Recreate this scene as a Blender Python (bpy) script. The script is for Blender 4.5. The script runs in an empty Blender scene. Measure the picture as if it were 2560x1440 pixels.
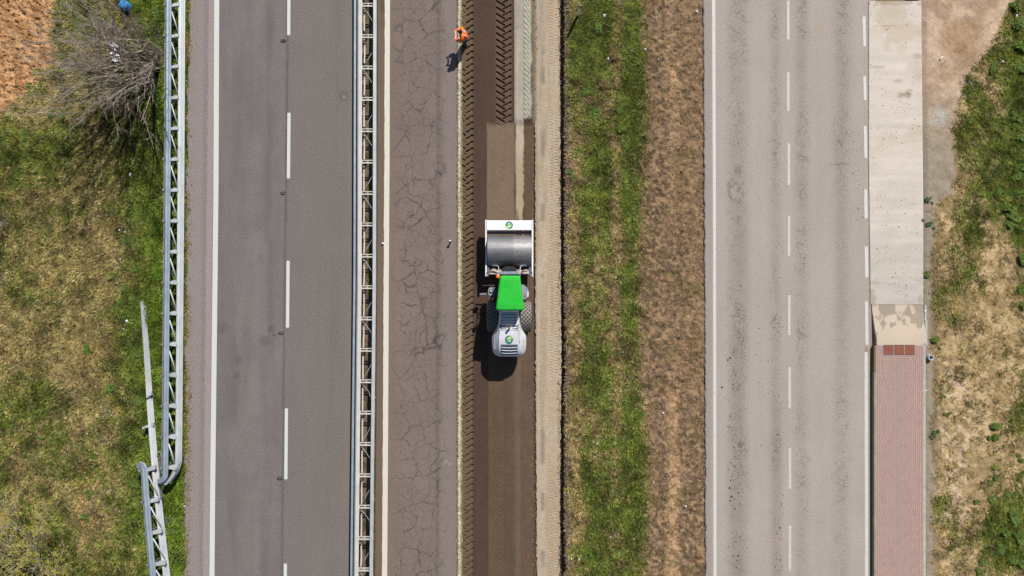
import bpy, bmesh, math, random
import numpy as np
from mathutils import Vector, Matrix
random.seed(7)
R = math.radians
sc = bpy.context.scene
COL = sc.collection
H = 36.0                                   # camera height in metres; 50 photo pixels per metre on the road

# ------------------------------------------------------------------ camera
cd = bpy.data.cameras.new('camera'); cam = bpy.data.objects.new('camera', cd); COL.objects.link(cam)
cam.location = (0, 0, H); cam.rotation_euler = (0, 0, 0)
cd.sensor_width = 36; cd.lens = 36 * H / 51.2; cd.clip_start = 0.5; cd.clip_end = 1000
sc.camera = cam
# ------------------------------------------------------------------ sky, sun, exposure
SUN_EL = R(46); SDX, SDY = 0.43, 0.903      # horizontal direction towards the sun
w = bpy.data.worlds.new('World'); sc.world = w; w.use_nodes = True
nt = w.node_tree; bg = nt.nodes['Background']
sky = nt.nodes.new('ShaderNodeTexSky'); sky.sky_type = 'NISHITA'; sky.sun_disc = False
sky.sun_elevation = SUN_EL; sky.sun_rotation = math.atan2(SDX, SDY)
sky.air_density = 1.0; sky.dust_density = 0.6; sky.ozone_density = 1.0
nt.links.new(sky.outputs[0], bg.inputs[0]); bg.inputs[1].default_value = 0.055
sd = bpy.data.lights.new('sun', 'SUN'); sun = bpy.data.objects.new('sun', sd); COL.objects.link(sun)
sd.energy = 4.2; sd.angle = R(0.5); sd.color = (1.0, 0.955, 0.90)
dvec = Vector((SDX * math.cos(SUN_EL), SDY * math.cos(SUN_EL), math.sin(SUN_EL)))
sun.rotation_euler = dvec.to_track_quat('Z', 'Y').to_euler()
sc.view_settings.view_transform = 'Standard'; sc.view_settings.look = 'None'
sc.view_settings.exposure = 0.5; sc.view_settings.gamma = 1.0
GAIN = np.array([1.50, 1.47, 1.46])         # picture value per unit albedo on a level sunlit surface

# ------------------------------------------------------------------ small helpers
def lin(v):
    v = np.asarray(v, float) / 255.0
    return np.where(v <= 0.04045, v / 12.92, ((v + 0.055) / 1.055) ** 2.4)
def C(r, g, b):                             # albedo of a surface that reads (r,g,b) in full sun
    return tuple(np.clip(lin((r, g, b)) / GAIN, 0.003, 0.85))
def PX(px): return (px - 1280) / 50.0
def PY(py): return (720 - py) / 50.0
def W(px, py, z=0.0):                       # the point at height z standing over a spot of the plan
    k = (H - z) / H
    return Vector((PX(px) * k, PY(py) * k, z))
def link(o, parent=None):
    COL.objects.link(o)
    if parent: o.parent = parent; o.matrix_parent_inverse = parent.matrix_basis.inverted()   # parts are modelled in place
    return o
def tag(o, label=None, cat=None, group=None, kind=None):
    if label: o['label'] = label
    if cat: o['category'] = cat
    if group: o['group'] = group
    if kind: o['kind'] = kind
    return o
def empty(name, loc, rz=0.0):
    o = bpy.data.objects.new(name, None); o.location = loc; o.rotation_euler = (0, 0, rz)
    o.empty_display_size = 0.2
    return link(o)

# ------------------------------------------------------------------ numpy noise
_rng = np.random.RandomState(11)
_tabs = [_rng.rand(256, 256) for _ in range(4)]
def vn(x, y, seed=0):
    t = _tabs[seed % 4]; x = np.asarray(x, float) + seed * 17.31 + 500; y = np.asarray(y, float) + seed * 9.77 + 500
    xi = np.floor(x).astype(int); yi = np.floor(y).astype(int); fx = x - xi; fy = y - yi
    fx = fx * fx * (3 - 2 * fx); fy = fy * fy * (3 - 2 * fy)
    a = t[xi & 255, yi & 255]; b = t[(xi + 1) & 255, yi & 255]; c = t[xi & 255, (yi + 1) & 255]; d = t[(xi + 1) & 255, (yi + 1) & 255]
    return (a * (1 - fx) + b * fx) * (1 - fy) + (c * (1 - fx) + d * fx) * fy
def fbm(x, y, s, o=4, seed=0, g=0.55):
    v = 0; a = 1; t = 0
    for i in range(o):
        v = v + a * vn(x * s, y * s, seed + i * 3); t += a; a *= g; s *= 2.07
    return v / t
def ss(a, b, x): t = np.clip((x - a) / (b - a + 1e-9), 0, 1); return t * t * (3 - 2 * t)
def band(x, a, b, s=2.0): return ss(a - s, a + s, x) * (1 - ss(b - s, b + s, x))
def lerp3(a, b, t): return a * (1 - t[..., None]) + b * t[..., None]
def blob(px, py, cx, cy, rx, ry, n=0.0):
    d = np.sqrt(((px - cx) / rx) ** 2 + ((py - cy) / ry) ** 2) + n
    return 1 - ss(0.6, 1.15, d)
def A3(r, g, b): return np.array(C(r, g, b))

# ------------------------------------------------------------------ material helpers
class Mt:
    def __init__(s, name, rough=0.85, spec=0.3, metal=0.0):
        s.m = bpy.data.materials.new(name); s.m.use_nodes = True; s.t = s.m.node_tree
        s.b = s.t.nodes['Principled BSDF']; s.b.inputs['Roughness'].default_value = rough
        s.b.inputs['Specular IOR Level'].default_value = spec; s.b.inputs['Metallic'].default_value = metal
        s._pos = None
    def n(s, ty, **kw):
        nd = s.t.nodes.new(ty)
        for k, v in kw.items(): setattr(nd, k, v)
        return nd
    def put(s, sock, v):
        if hasattr(v, 'is_output'): s.t.links.new(v, sock)
        elif isinstance(v, (tuple, list)) and len(v) == 3 and sock.type == 'RGBA': sock.default_value = (*v, 1)
        else: sock.default_value = v
    @property
    def pos(s):
        if s._pos is None: s._pos = s.n('ShaderNodeNewGeometry').outputs['Position']
        return s._pos
    def obj(s): return s.n('ShaderNodeTexCoord').outputs['Object']
    def vm(s, v, sc3):
        nd = s.n('ShaderNodeVectorMath', operation='MULTIPLY'); s.put(nd.inputs[0], v); nd.inputs[1].default_value = sc3; return nd.outputs[0]
    def va(s, a, b):
        nd = s.n('ShaderNodeVectorMath', operation='ADD'); s.put(nd.inputs[0], a); s.put(nd.inputs[1], b); return nd.outputs[0]
    def noise(s, scale, detail=4, rough=0.55, v=None, sc3=None, out='Fac'):
        v = v if v is not None else s.pos
        if sc3: v = s.vm(v, sc3)
        nd = s.n('ShaderNodeTexNoise'); s.put(nd.inputs['Vector'], v)
        nd.inputs['Scale'].default_value = scale; nd.inputs['Detail'].default_value = detail; nd.inputs['Roughness'].default_value = rough
        return nd.outputs[out]
    def vor(s, scale, v=None, feature='DISTANCE_TO_EDGE', rnd=1.0):
        nd = s.n('ShaderNodeTexVoronoi', feature=feature); s.put(nd.inputs['Vector'], v if v is not None else s.pos)
        nd.inputs['Scale'].default_value = scale; nd.inputs['Randomness'].default_value = rnd
        return nd.outputs['Distance']
    def ma(s, op, a, b=0.0, c=None, clamp=False):
        nd = s.n('ShaderNodeMath', operation=op); nd.use_clamp = clamp; s.put(nd.inputs[0], a); s.put(nd.inputs[1], b)
        if c is not None: s.put(nd.inputs[2], c)
        return nd.outputs[0]
    def mr(s, v, a, b, c=0.0, d=1.0):
        nd = s.n('ShaderNodeMapRange'); s.put(nd.inputs['Value'], v)
        for k, x in zip(('From Min', 'From Max', 'To Min', 'To Max'), (a, b, c, d)): nd.inputs[k].default_value = x
        return nd.outputs[0]
    def mix(s, f, a, b, bt='MIX'):
        nd = s.n('ShaderNodeMix', data_type='RGBA', blend_type=bt); s.put(nd.inputs[0], f); s.put(nd.inputs[6], a); s.put(nd.inputs[7], b); return nd.outputs[2]
    def scale(s, col, f):
        nd = s.n('ShaderNodeVectorMath', operation='SCALE'); s.put(nd.inputs[0], col); s.put(nd.inputs['Scale'], f); return nd.outputs[0]
    def attr(s, name, o='Color'): return s.n('ShaderNodeAttribute', attribute_name=name).outputs[o]
    def base(s, v): s.put(s.b.inputs['Base Color'], v)
    def bump(s, h, strength=0.4, dist=0.02):
        nd = s.n('ShaderNodeBump'); nd.inputs['Strength'].default_value = strength; nd.inputs['Distance'].default_value = dist
        s.put(nd.inputs['Height'], h); s.t.links.new(nd.outputs[0], s.b.inputs['Normal'])

def ground_mat(name, grain=30, gamt=0.35, crack=None, cw=0.03, cdark=0.35, bump=0.3, bd=0.01, spec=0.2, fine=90, famt=0.2, aniso=None):
    m = Mt(name, 0.92, spec)
    c = m.attr('col')
    n1 = m.noise(grain, 3, 0.6, sc3=aniso); f = m.mr(n1, 0.25, 0.75, 1 - gamt, 1 + gamt)
    n2 = m.noise(fine, 2, 0.5); f2 = m.mr(n2, 0.3, 0.7, 1 - famt, 1 + famt)
    f = m.ma('MULTIPLY', f, f2)
    h = n1
    if crack:
        dist = m.noise(2.2, 4, 0.6, out='Color'); dist = m.vm(dist, (0.55, 0.55, 0.0))
        v = m.va(m.vm(m.pos, (1, 1, 0)), dist)
        for i, (scl, wd) in enumerate(crack):
            e = m.vor(scl, v); ln = m.mr(e, 0.0, wd, 1.0, 0.0)
            if i == 0: brk = m.mr(m.noise(0.9, 3, 0.6), 0.38, 0.58, 0.1, 1.0)
            else: brk = m.mr(m.noise(1.7, 4, 0.6), 0.38, 0.58, 0.1, 0.9)
            ln = m.ma('MULTIPLY', m.ma('MULTIPLY', ln, brk), m.attr('crk', 'Fac'))
            f = m.ma('MULTIPLY', f, m.ma('SUBTRACT', 1.0, m.ma('MULTIPLY', ln, 1 - cdark)))
    m.base(m.scale(c, f)); m.bump(h, bump, bd)
    return m.m
def simple(name, col, rough=0.5, spec=0.5, metal=0.0, var=0.12, ns=6, coat=0, bump=0.0, dirt=None):
    m = Mt(name, rough, spec, metal)
    o = m.obj()
    c = m.scale(col, m.mr(m.noise(ns, 4, 0.6, v=o), 0.3, 0.7, 1 - var, 1 + var))
    if dirt: c = m.mix(m.mr(m.noise(ns * 0.7, 5, 0.65, v=o), 0.5, 0.72, 0, dirt[1]), c, dirt[0])
    m.base(c)
    rn = m.mr(m.noise(ns * 2, 3, 0.6, v=o), 0.3, 0.7, max(rough - 0.08, 0), min(rough + 0.1, 1)); m.t.links.new(rn, m.b.inputs['Roughness'])
    if coat: m.b.inputs['Coat Weight'].default_value = coat; m.b.inputs['Coat Roughness'].default_value = 0.08
    if bump: m.bump(m.noise(ns * 5, 3, 0.6, v=o), bump, 0.01)
    return m.m

# ------------------------------------------------------------------ mesh builder
class MB:
    def __init__(s): s.v = []; s.f = []; s.mi = []
    def add(s, v, f, mi=0):
        k = len(s.v); s.v += [tuple(p) for p in v]; s.f += [tuple(i + k for i in q) for q in f]; s.mi += [mi] * len(f); return s
    def box(s, c, d, rot=None, mi=0, bev=0.0, taper=(1, 1)):
        bm = bmesh.new(); bmesh.ops.create_cube(bm, size=1)
        for v in bm.verts:
            t = taper if v.co.z > 0 else (1, 1)
            v.co = Vector((v.co.x * d[0] * t[0], v.co.y * d[1] * t[1], v.co.z * d[2]))
        if bev: bmesh.ops.bevel(bm, geom=bm.edges[:], offset=bev, segments=2, affect='EDGES')
        M = (rot.to_4x4() if rot is not None else Matrix.Identity(4)); M.translation = Vector(c)
        bm.verts.index_update(); s.add([M @ v.co for v in bm.verts], [[v.index for v in f.verts] for f in bm.faces], mi); bm.free(); return s
    def beam(s, a, b, wd, ht, mi=0, bev=0.0):
        a = Vector(a); b = Vector(b); d = b - a; y = d.normalized(); up = Vector((0, 0, 1))
        if abs(y.z) > 0.95: up = Vector((1, 0, 0))
        x = y.cross(up).normalized(); z = x.cross(y)
        return s.box((a + b) / 2, (wd, d.length, ht), Matrix((x, y, z)).transposed(), mi, bev)
    def tube(s, pts, r, n=8, mi=0, cap=True):
        pts = [Vector(p) for p in pts]; rs = r if isinstance(r, (list, tuple)) else [r] * len(pts); vs = []; fs = []
        px = None
        for i, p in enumerate(pts):
            d = (pts[min(i + 1, len(pts) - 1)] - pts[max(i - 1, 0)]).normalized()
            if px is None:
                up = Vector((0, 0, 1)) if abs(d.z) < 0.9 else Vector((1, 0, 0)); px = d.cross(up).normalized()
            else: px = (px - d * px.dot(d)).normalized()
            q = d.cross(px)
            for k in range(n):
                a = 2 * math.pi * k / n; vs.append(p + (px * math.cos(a) + q * math.sin(a)) * rs[i])
        for i in range(len(pts) - 1):
            for k in range(n): k2 = (k + 1) % n; fs.append((i * n + k, i * n + k2, (i + 1) * n + k2, (i + 1) * n + k))
        if cap: fs.append(tuple(range(n))[::-1]); fs.append(tuple((len(pts) - 1) * n + k for k in range(n)))
        return s.add(vs, fs, mi)
    def sweep(s, prof, path, mi=0, cap=True):   # prof: closed list of (side, up); path: list of points; side is to the right of travel
        path = [Vector(p) for p in path]; n = len(prof); vs = []; fs = []
        for i, p in enumerate(path):
            d = path[min(i + 1, len(path) - 1)] - path[max(i - 1, 0)]; d.z = 0; d.normalize(); sx = Vector((d.y, -d.x, 0))
            for a, u in prof: vs.append(p + sx * a + Vector((0, 0, u)))
        for i in range(len(path) - 1):
            for k in range(n): k2 = (k + 1) % n; fs.append((i * n + k, i * n + k2, (i + 1) * n + k2, (i + 1) * n + k))
        if cap: fs.append(tuple(range(n))[::-1]); fs.append(tuple((len(path) - 1) * n + k for k in range(n)))
        return s.add(vs, fs, mi)
    def loft(s, rings, mi=0, cap=True):
        n = len(rings[0]); vs = [p for r in rings for p in r]; fs = []
        for i in range(len(rings) - 1):
            for k in range(n): k2 = (k + 1) % n; fs.append((i * n + k, i * n + k2, (i + 1) * n + k2, (i + 1) * n + k))
        if cap: fs.append(tuple(range(n))[::-1]); fs.append(tuple((len(rings) - 1) * n + k for k in range(n)))
        return s.add(vs, fs, mi)
    def poly(s, pts, z0, z1, mi=0):             # prism from an outline
        n = len(pts); vs = [(x, y, z0) for x, y in pts] + [(x, y, z1) for x, y in pts]
        fs = [tuple(range(n))[::-1], tuple(range(n, 2 * n))] + [(k, (k + 1) % n, n + (k + 1) % n, n + k) for k in range(n)]
        return s.add(vs, fs, mi)
    def ico(s, c, r, sub=1, mi=0, sq=(1, 1, 1), jit=0.0):
        bm = bmesh.new(); bmesh.ops.create_icosphere(bm, subdivisions=sub, radius=1)
        vs = [Vector(c) + Vector((v.co.x * sq[0], v.co.y * sq[1], v.co.z * sq[2])) * r * (1 + random.uniform(-jit, jit)) for v in bm.verts]
        bm.verts.index_update(); s.add(vs, [[v.index for v in f.verts] for f in bm.faces], mi); bm.free(); return s
    def build(s, name, mats, parent=None, smooth=False, angle=None, org=None):
        me = bpy.data.meshes.new(name); vs = s.v
        if org is not None: o3 = Vector(org); vs = [tuple(Vector(p) - o3) for p in vs]
        me.from_pydata(vs, [], s.f)
        bm = bmesh.new(); bm.from_mesh(me); bmesh.ops.recalc_face_normals(bm, faces=bm.faces[:]); bm.to_mesh(me); bm.free()
        for m in (mats if isinstance(mats, (list, tuple)) else [mats]): me.materials.append(m)
        me.polygons.foreach_set('material_index', s.mi)
        if smooth or angle: me.polygons.foreach_set('use_smooth', [True] * len(s.f))
        if angle: me.set_sharp_from_angle(angle=R(angle))
        o = bpy.data.objects.new(name, me)
        if org is not None: o.location = o3
        return link(o, parent)

# ------------------------------------------------------------------ gridded ground strips
def pw(tab):                                  # piecewise-linear edge: photo y -> photo x
    ys = [t[0] for t in tab]; xs = [t[1] for t in tab]
    def f(y):
        y = np.asarray(y, float); r = np.interp(y, ys, xs)
        s0 = (xs[1] - xs[0]) / (ys[1] - ys[0]); s1 = (xs[-1] - xs[-2]) / (ys[-1] - ys[-2])
        return np.where(y < ys[0], xs[0] + 0 * s0, np.where(y > ys[-1], xs[-1] + 0 * s1, r))
    return f
def strip(name, xl, xr, step, zf, cf, mat, kf=None, jl=0.0, jr=0.0, y0=-760, y1=820, skirt=0.3, far=True, xfar=None, kind='structure', jf=2.0):
    """one sheet of ground between two edges; fine inside the picture, coarse far away"""
    sp = step * 50
    ys = np.arange(-40, 1480 + sp, sp) if y0 < -700 else np.arange(y0, y1 + sp * 0.5, sp)
    if y0 < -700: ys = np.concatenate([[-4000, -2500, -1500, -900, -500, -250, -120, -70], ys, [1530, 1600, 1750, 2000, 2500, 3500, 5000]])
    if y0 >= -700: ys = np.clip(ys, y0, y1)
    n = max(int(abs(float(xr(700)) - float(xl(700))) / sp), 2)
    t = np.linspace(0, 1, n + 1)
    L = xl(ys) + jl * (fbm(ys * 0.02, ys * 0 + 3.3, jf, 4, 1) - 0.5) * 2; Rr = xr(ys) + jr * (fbm(ys * 0.02, ys * 0 + 8.1, jf, 4, 2) - 0.5) * 2
    X = L[:, None] * (1 - t) + Rr[:, None] * t
    if xfar == 'l': X = np.concatenate([np.repeat([[-5200.], [-2500.], [-900.], [-300.]], len(ys), 1).T, X], 1)
    if xfar == 'r': X = np.concatenate([X, np.repeat([[2900.], [3500.], [5000.], [7500.]], len(ys), 1).T], 1)
    Yp = np.repeat(ys[:, None], X.shape[1], 1)
    Z = zf(X, Yp); Cc = cf(X, Yp); K = kf(X, Yp) if kf else np.ones_like(X)
    if skirt:
        X = np.concatenate([X[:, :1], X, X[:, -1:]], 1); Yp = np.concatenate([Yp[:, :1], Yp, Yp[:, -1:]], 1)
        Z = np.concatenate([Z[:, :1] - skirt, Z, Z[:, -1:] - skirt], 1); Cc = np.concatenate([Cc[:, :1], Cc, Cc[:, -1:]], 1); K = np.concatenate([K[:, :1], K, K[:, -1:]], 1)
    nr, nc = X.shape
    co = np.stack([(X - 1280) / 50, (720 - Yp) / 50, Z], -1).reshape(-1, 3)
    i = np.arange(nr * nc).reshape(nr, nc)
    q = np.stack([i[:-1, :-1], i[1:, :-1], i[1:, 1:], i[:-1, 1:]], -1).reshape(-1, 4)
    me = np_mesh(name, co, q, Cc.reshape(-1, 3), K.reshape(-1), mat, True)
    o = link(bpy.data.objects.new(name, me)); tag(o, kind=kind); return o
def np_mesh(name, co, q, col=None, crk=None, mat=None, smooth=False):
    me = bpy.data.meshes.new(name); nv = len(co); nf, k = q.shape
    me.vertices.add(nv); me.vertices.foreach_set('co', np.ascontiguousarray(co, dtype=np.float32).ravel())
    me.loops.add(nf * k); me.loops.foreach_set('vertex_index', q.astype(np.int32).ravel())
    me.polygons.add(nf); me.polygons.foreach_set('loop_start', np.arange(0, nf * k, k, dtype=np.int32))
    if smooth: me.polygons.foreach_set('use_smooth', np.ones(nf, bool))
    if col is not None:
        a = me.attributes.new('col', 'FLOAT_COLOR', 'POINT'); cc = np.ones((nv, 4), np.float32); cc[:, :3] = np.clip(col, 0.002, 0.9); a.data.foreach_set('color', cc.ravel())
    if crk is not None:
        a = me.attributes.new('crk', 'FLOAT', 'POINT'); a.data.foreach_set('value', crk.astype(np.float32))
    me.update(calc_edges=True); me.validate()
    if mat: me.materials.append(mat)
    return me
def cst(v): return lambda y: np.asarray(y, float) * 0 + v

# materials for the ground
m_verge = ground_mat('dry grass and soil', 22, 0.35, bump=0.6, bd=0.03, fine=60, famt=0.3)
m_asph = ground_mat('grey asphalt', 11, 0.12, bump=0.4, bd=0.01, fine=20, famt=0.26, spec=0.25)
m_old = ground_mat('old cracked asphalt', 12, 0.08, crack=[(1.0, 0.034), (2.6, 0.032)], cdark=0.38, bump=0.3, bd=0.01, fine=24, famt=0.26)
m_light = ground_mat('worn light asphalt', 11, 0.06, crack=[(0.33, 0.008), (6.0, 0.11)], cdark=0.5, bump=0.3, bd=0.01, fine=22, famt=0.2)
m_bed = ground_mat('compacted damp soil', 25, 0.10, bump=0.3, bd=0.01, fine=70, famt=0.14)
m_gravel = ground_mat('pale compacted gravel', 14, 0.2, bump=0.6, bd=0.02, fine=30, famt=0.3)
m_conc = ground_mat('brushed concrete', 9, 0.05, bump=0.3, bd=0.01, fine=30, famt=0.10, aniso=(0.25, 4, 1))

# ------------------------------------------------------------------ base earth
def base_earth():
    mb = MB(); mb.add([(-300, -300, -0.7), (300, -300, -0.7), (300, 300, -0.7), (-300, 300, -0.7)], [(0, 1, 2, 3)])
    m = Mt('earth', 0.95, 0.1); m.base(m.mix(m.noise(0.4, 5, 0.6), C(130, 118, 70), C(150, 125, 90)))
    o = mb.build('ground', m.m); tag(o, kind='structure')
base_earth()

# ------------------------------------------------------------------ left verge: field soil, dry and green grass
def soil_orange(px, py):
    n = (fbm(px, py, 0.02, 4, 2) - 0.5)
    edge = 130 + 26 * n * 2 - np.clip(py - 150, 0, 400) * 0.9 - ss(0, 200, py) * 4
    return 1 - ss(-14, 12, px - edge)
def green_left(px, py):
    g = 0.37 + 0.8 * (fbm(px, py, 0.008, 4, 1) - 0.5) + 0.7 * (fbm(px, py, 0.03, 4, 3) - 0.5)
    g = g + 0.48 * ss(230, 400, px) + 0.10 * blob(px, py, 60, 400, 160, 120) + 0.15 * blob(px, py, 180, 1080, 220, 130)
    g = g - 0.25 * blob(px, py, 250, 640, 150, 130) - 0.22 * blob(px, py, 240, 1150, 90, 260) - 0.25 * blob(px, py, 130, 840, 200, 120) - .2*blob(px,py,60,250,120,80)
    return np.clip(g, 0, 1) * (1 - soil_orange(px, py))
def left_col(px, py):
    n1 = fbm(px, py, 0.045, 4, 0); n2 = fbm(px + py * 0.6, py - px * 0.6, 0.10, 3, 2); n3 = fbm(px, py, 0.012, 3, 1)
    dry = lerp3(A3(118, 104, 56), A3(172, 156, 98), ss(0.3, 0.7, n2)); dry = lerp3(dry, A3(150, 128, 88), 0.4 * ss(0.45, 0.7, n3))
    g = green_left(px, py)
    grn = lerp3(A3(74, 92, 32), A3(132, 142, 58), ss(0.3, 0.7, n1))
    c = lerp3(dry, grn, ss(0.2, 0.72, g + 0.5 * (n2 - 0.5)))
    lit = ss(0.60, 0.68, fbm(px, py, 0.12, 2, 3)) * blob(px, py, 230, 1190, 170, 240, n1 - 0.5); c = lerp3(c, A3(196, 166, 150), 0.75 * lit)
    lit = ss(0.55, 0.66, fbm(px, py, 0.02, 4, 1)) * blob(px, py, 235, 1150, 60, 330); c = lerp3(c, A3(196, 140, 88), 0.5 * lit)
    so = soil_orange(px, py); oc = lerp3(A3(168, 122, 78), A3(208, 160, 112), ss(0.35, 0.62, n1)); oc = lerp3(oc, A3(220, 176, 130), 0.5 * ss(0.55, .7, n2))
    c = lerp3(c, oc, so)
    c = lerp3(c, A3(170, 128, 80), 0.6 * band(px, 452, 480, 8) * ss(0.4, 0.6, n1))
    return c
def left_z(px, py):
    z = -0.07 + 0.10 * (fbm(px, py, 0.03, 3, 1) - 0.5) + 0.16 * (fbm(px, py, 0.07, 3, 2) - 0.5) * (px < 455)
    z = z + soil_orange(px, py) * 0.24 * (fbm(px, py * 1.8, 0.075, 4, 3, 0.7) - 0.5)
    return z - 0.03 * ss(440, 470, px)
strip('verge', cst(-60), cst(486), 0.045, left_z, left_col, m_verge, xfar='l')

# ------------------------------------------------------------------ left carriageway
eL = pw([(0, 473), (480, 466), (960, 464), (1440, 463)]); eM = pw([(0, 908), (700, 905), (1440, 893)])
def aL_col(px, py):
    c = np.ones(px.shape + (3,)) * A3(127, 118, 114)
    off = (py - 720) * 0.010
    x = px + off
    n = fbm(px * 3, py * 0.25, 0.03, 3, 1); n2 = fbm(px, py, 0.012, 3, 2)
    c = c * (1 + 0.22 * (n - 0.5) + 0.22 * (n2 - 0.5) + .12 * (fbm(px, py, .05, 3, 1) - .5))[..., None]
    c = lerp3(c, A3(151, 140, 136), band(x, 400, 512, 3)); c = lerp3(c, A3(140, 127, 124), 0.6 * band(x, 503, 513, 3)); c = lerp3(c, A3(163, 150, 143), band(x, 514, 531, 1.5))
    c = lerp3(c, A3(152, 128, 108), 0.35 * band(x, 462, 485, 10) * ss(0.4, .6, fbm(px, py, 0.05, 3, 3)))
    c = lerp3(c, A3(108, 102, 102), 0.45 * band(x, 570, 610, 14) * ss(0.35, 0.65, fbm(px * 2, py * .4, 0.01, 3, 3)))
    c = lerp3(c, A3(106, 99, 98), 0.40 * band(x, 660, 682, 10) * ss(0.4, 0.65, fbm(px * 2, py * .5, 0.014, 3, 2)))
    c = lerp3(c, A3(129, 119, 112), 0.6 * band(x, 718, 868, 25))
    c = lerp3(c, A3(96, 90, 88), 0.75 * band(x, 709.5, 714 + 2 * (py < 560), 1.6))
    c = lerp3(c, A3(134, 122, 110), 0.6 * band(x, 868, 892, 6))
    c = lerp3(c, A3(104, 98, 98), .5 * blob(x, py, 592, 960, 12, 110, .8 * (n - .5)) + .35 * blob(x, py, 668, 60, 12, 80, n2 - .5) + .3 * blob(x, py, 590, 1250, 14, 140, n - .5) + .25 * band(x, 820, 850, 10) * ss(.45, .6, n))
    c = lerp3(c, A3(142, 130, 122), .35 * band(x, 630, 655, 12) * ss(.4, .6, n2))
    for bx, by, br, s in ((678, 822, 10, .5), (662, 853, 14, .35), (558, 818, 16, .3), (592, 940, 12, .35), (598, 900, 10, .3), (858, 240, 14, .35), (686, 838, 6, .5)):
        c = lerp3(c, A3(86, 80, 80), s * blob(px, py, bx, by, br, br * 1.1, 0.5 * (n2 - .5)))
    c = lerp3(c, A3(160, 148, 125), .6 * blob(px, py, 861, 243, 6, 5))
    return c
strip('road', eL, eM, 0.08, lambda x, y: x * 0, aL_col, m_asph, jl=7, jr=0, jf=2.5)
# the joint between rails
strip('median_soil', pw([(0, 900), (1440, 888)]), cst(952), 0.04, lambda x, y: -0.035 + 0.03 * (fbm(x, y, 0.08, 3, 1) - .5),
      lambda x, y: lerp3(lerp3(A3(128, 106, 90), A3(96, 82, 62), ss(.4, .6, fbm(x, y, 0.05, 3, 2))), A3(70, 80, 26), ss(922, 934, x) * ss(.42, .6, fbm(x, y, 0.03, 3, 0))), m_verge)

# ------------------------------------------------------------------ old cracked carriageway
e1 = pw([(0, 943), (700, 942), (1440, 936)]); e2 = pw([(0, 1141), (700, 1141), (1440, 1139)])
def old_col(px, py):
    x = px + (py - 720) * 0.003
    n = fbm(px * 2.5, py * 0.3, 0.03, 3, 0); n2 = fbm(px, py, 0.014, 4, 2)
    c = np.ones(px.shape + (3,)) * A3(133, 117, 109); c = c * (1 + 0.12 * (n - 0.5) + 0.25 * (n2 - 0.5))[..., None]
    c = lerp3(c, A3(132, 116, 104), 0.7 * band(x, 974, 990, 6)); c = lerp3(c, A3(144, 131, 124), 0.65 * band(x, 1106, 1138, 9)); c = lerp3(c, A3(112, 98, 94), 0.6 * band(x, 1090, 1099, 5))
    c = lerp3(c, A3(118, 98, 82), 0.8 * band(x, 930, 960, 2))
    c = lerp3(c, A3(96, 85, 50), 0.7 * blob(px, py, 955, 10, 6, 26, n2 - .5) + .4 * blob(px, py, 955, 60, 5, 14, n2 - .5))
    d = ss(0, 3, np.abs((px - 1105) * 0.50 - (1165 - py) + 6 * np.sin(px * .3))); c = lerp3(c, A3(190, 176, 166), 0.65 * (1 - d) * band(px, 1105, 1132, 3) * band(py, 1140, 1172, 4))
    return c
strip('old_road', e1, e2, 0.07, lambda x, y: x * 0 + 0.002, old_col, m_old, kf=lambda x, y: 0.15 + 0.85 * band(x, 990, 1112, 18) + 0 * y, jl=1, jr=2.5)

# ------------------------------------------------------------------ excavated bed with tyre prints (real relief)
PER = 16.2
def seg(px, py, x0, y0, x1, y1, wd, per=PER):
    """periodic slanted lug print: 1 inside, 0 outside"""
    t = np.clip((px - x0) / (x1 - x0), 0, 1); yy = y0 + t * (y1 - y0)
    d = (py - yy + per / 2) % per - per / 2
    cl = np.cos(np.arctan2(y1 - y0, x1 - x0))
    dd = np.sqrt((np.abs(d) * cl) ** 2 + (np.maximum(np.maximum(x0 - px, px - x1), 0)) ** 2)
    return 1 - ss(wd * 0.55, wd * 1.15, dd)
def bed_prints(px, py):
    o = (py - 720) * -0.0012 * 0
    wob = 0.8 * (fbm(px, py, 0.03, 2, 1) - .5)
    low = ss(300, 700, py) * 1.0
    Lr = seg(px, py + wob * 3, 1166 - 1.5 * low, 6, 1179.5, -2, 2.0) ; Ll = seg(px, py + 10 * (fbm(px * .3, py, .05, 3, 2) - .5), 1148, 4, 1162, 12, 1.7) * (1 - 0.4 * low) * ss(.3, .55, fbm(px, py, .04, 2, 0))
    dot = seg(px, py + wob * 2, 1178, -1.5, 1180.5, -2.5, 2.8)
    left = np.maximum(np.maximum(Lr, Ll), dot) * (.55 + .6 * fbm(px, py, .05, 3, 3))
    Rl = seg(px, py, 1241, 0, 1261, 12.5, 1.9); Rr2 = seg(px, py, 1257.5, 20.5, 1274, 12.5, 1.8); rdot = seg(px, py, 1273.5, 13, 1276, 11.5, 2.6)
    right = np.maximum(np.maximum(Rl, Rr2), rdot) * (1 - ss(298, 320, py + 14 * (fbm(px, py, .05, 2, 1) - .5))) * (.65 + .5 * fbm(px, py, .06, 3, 2))
    return left, right
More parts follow.
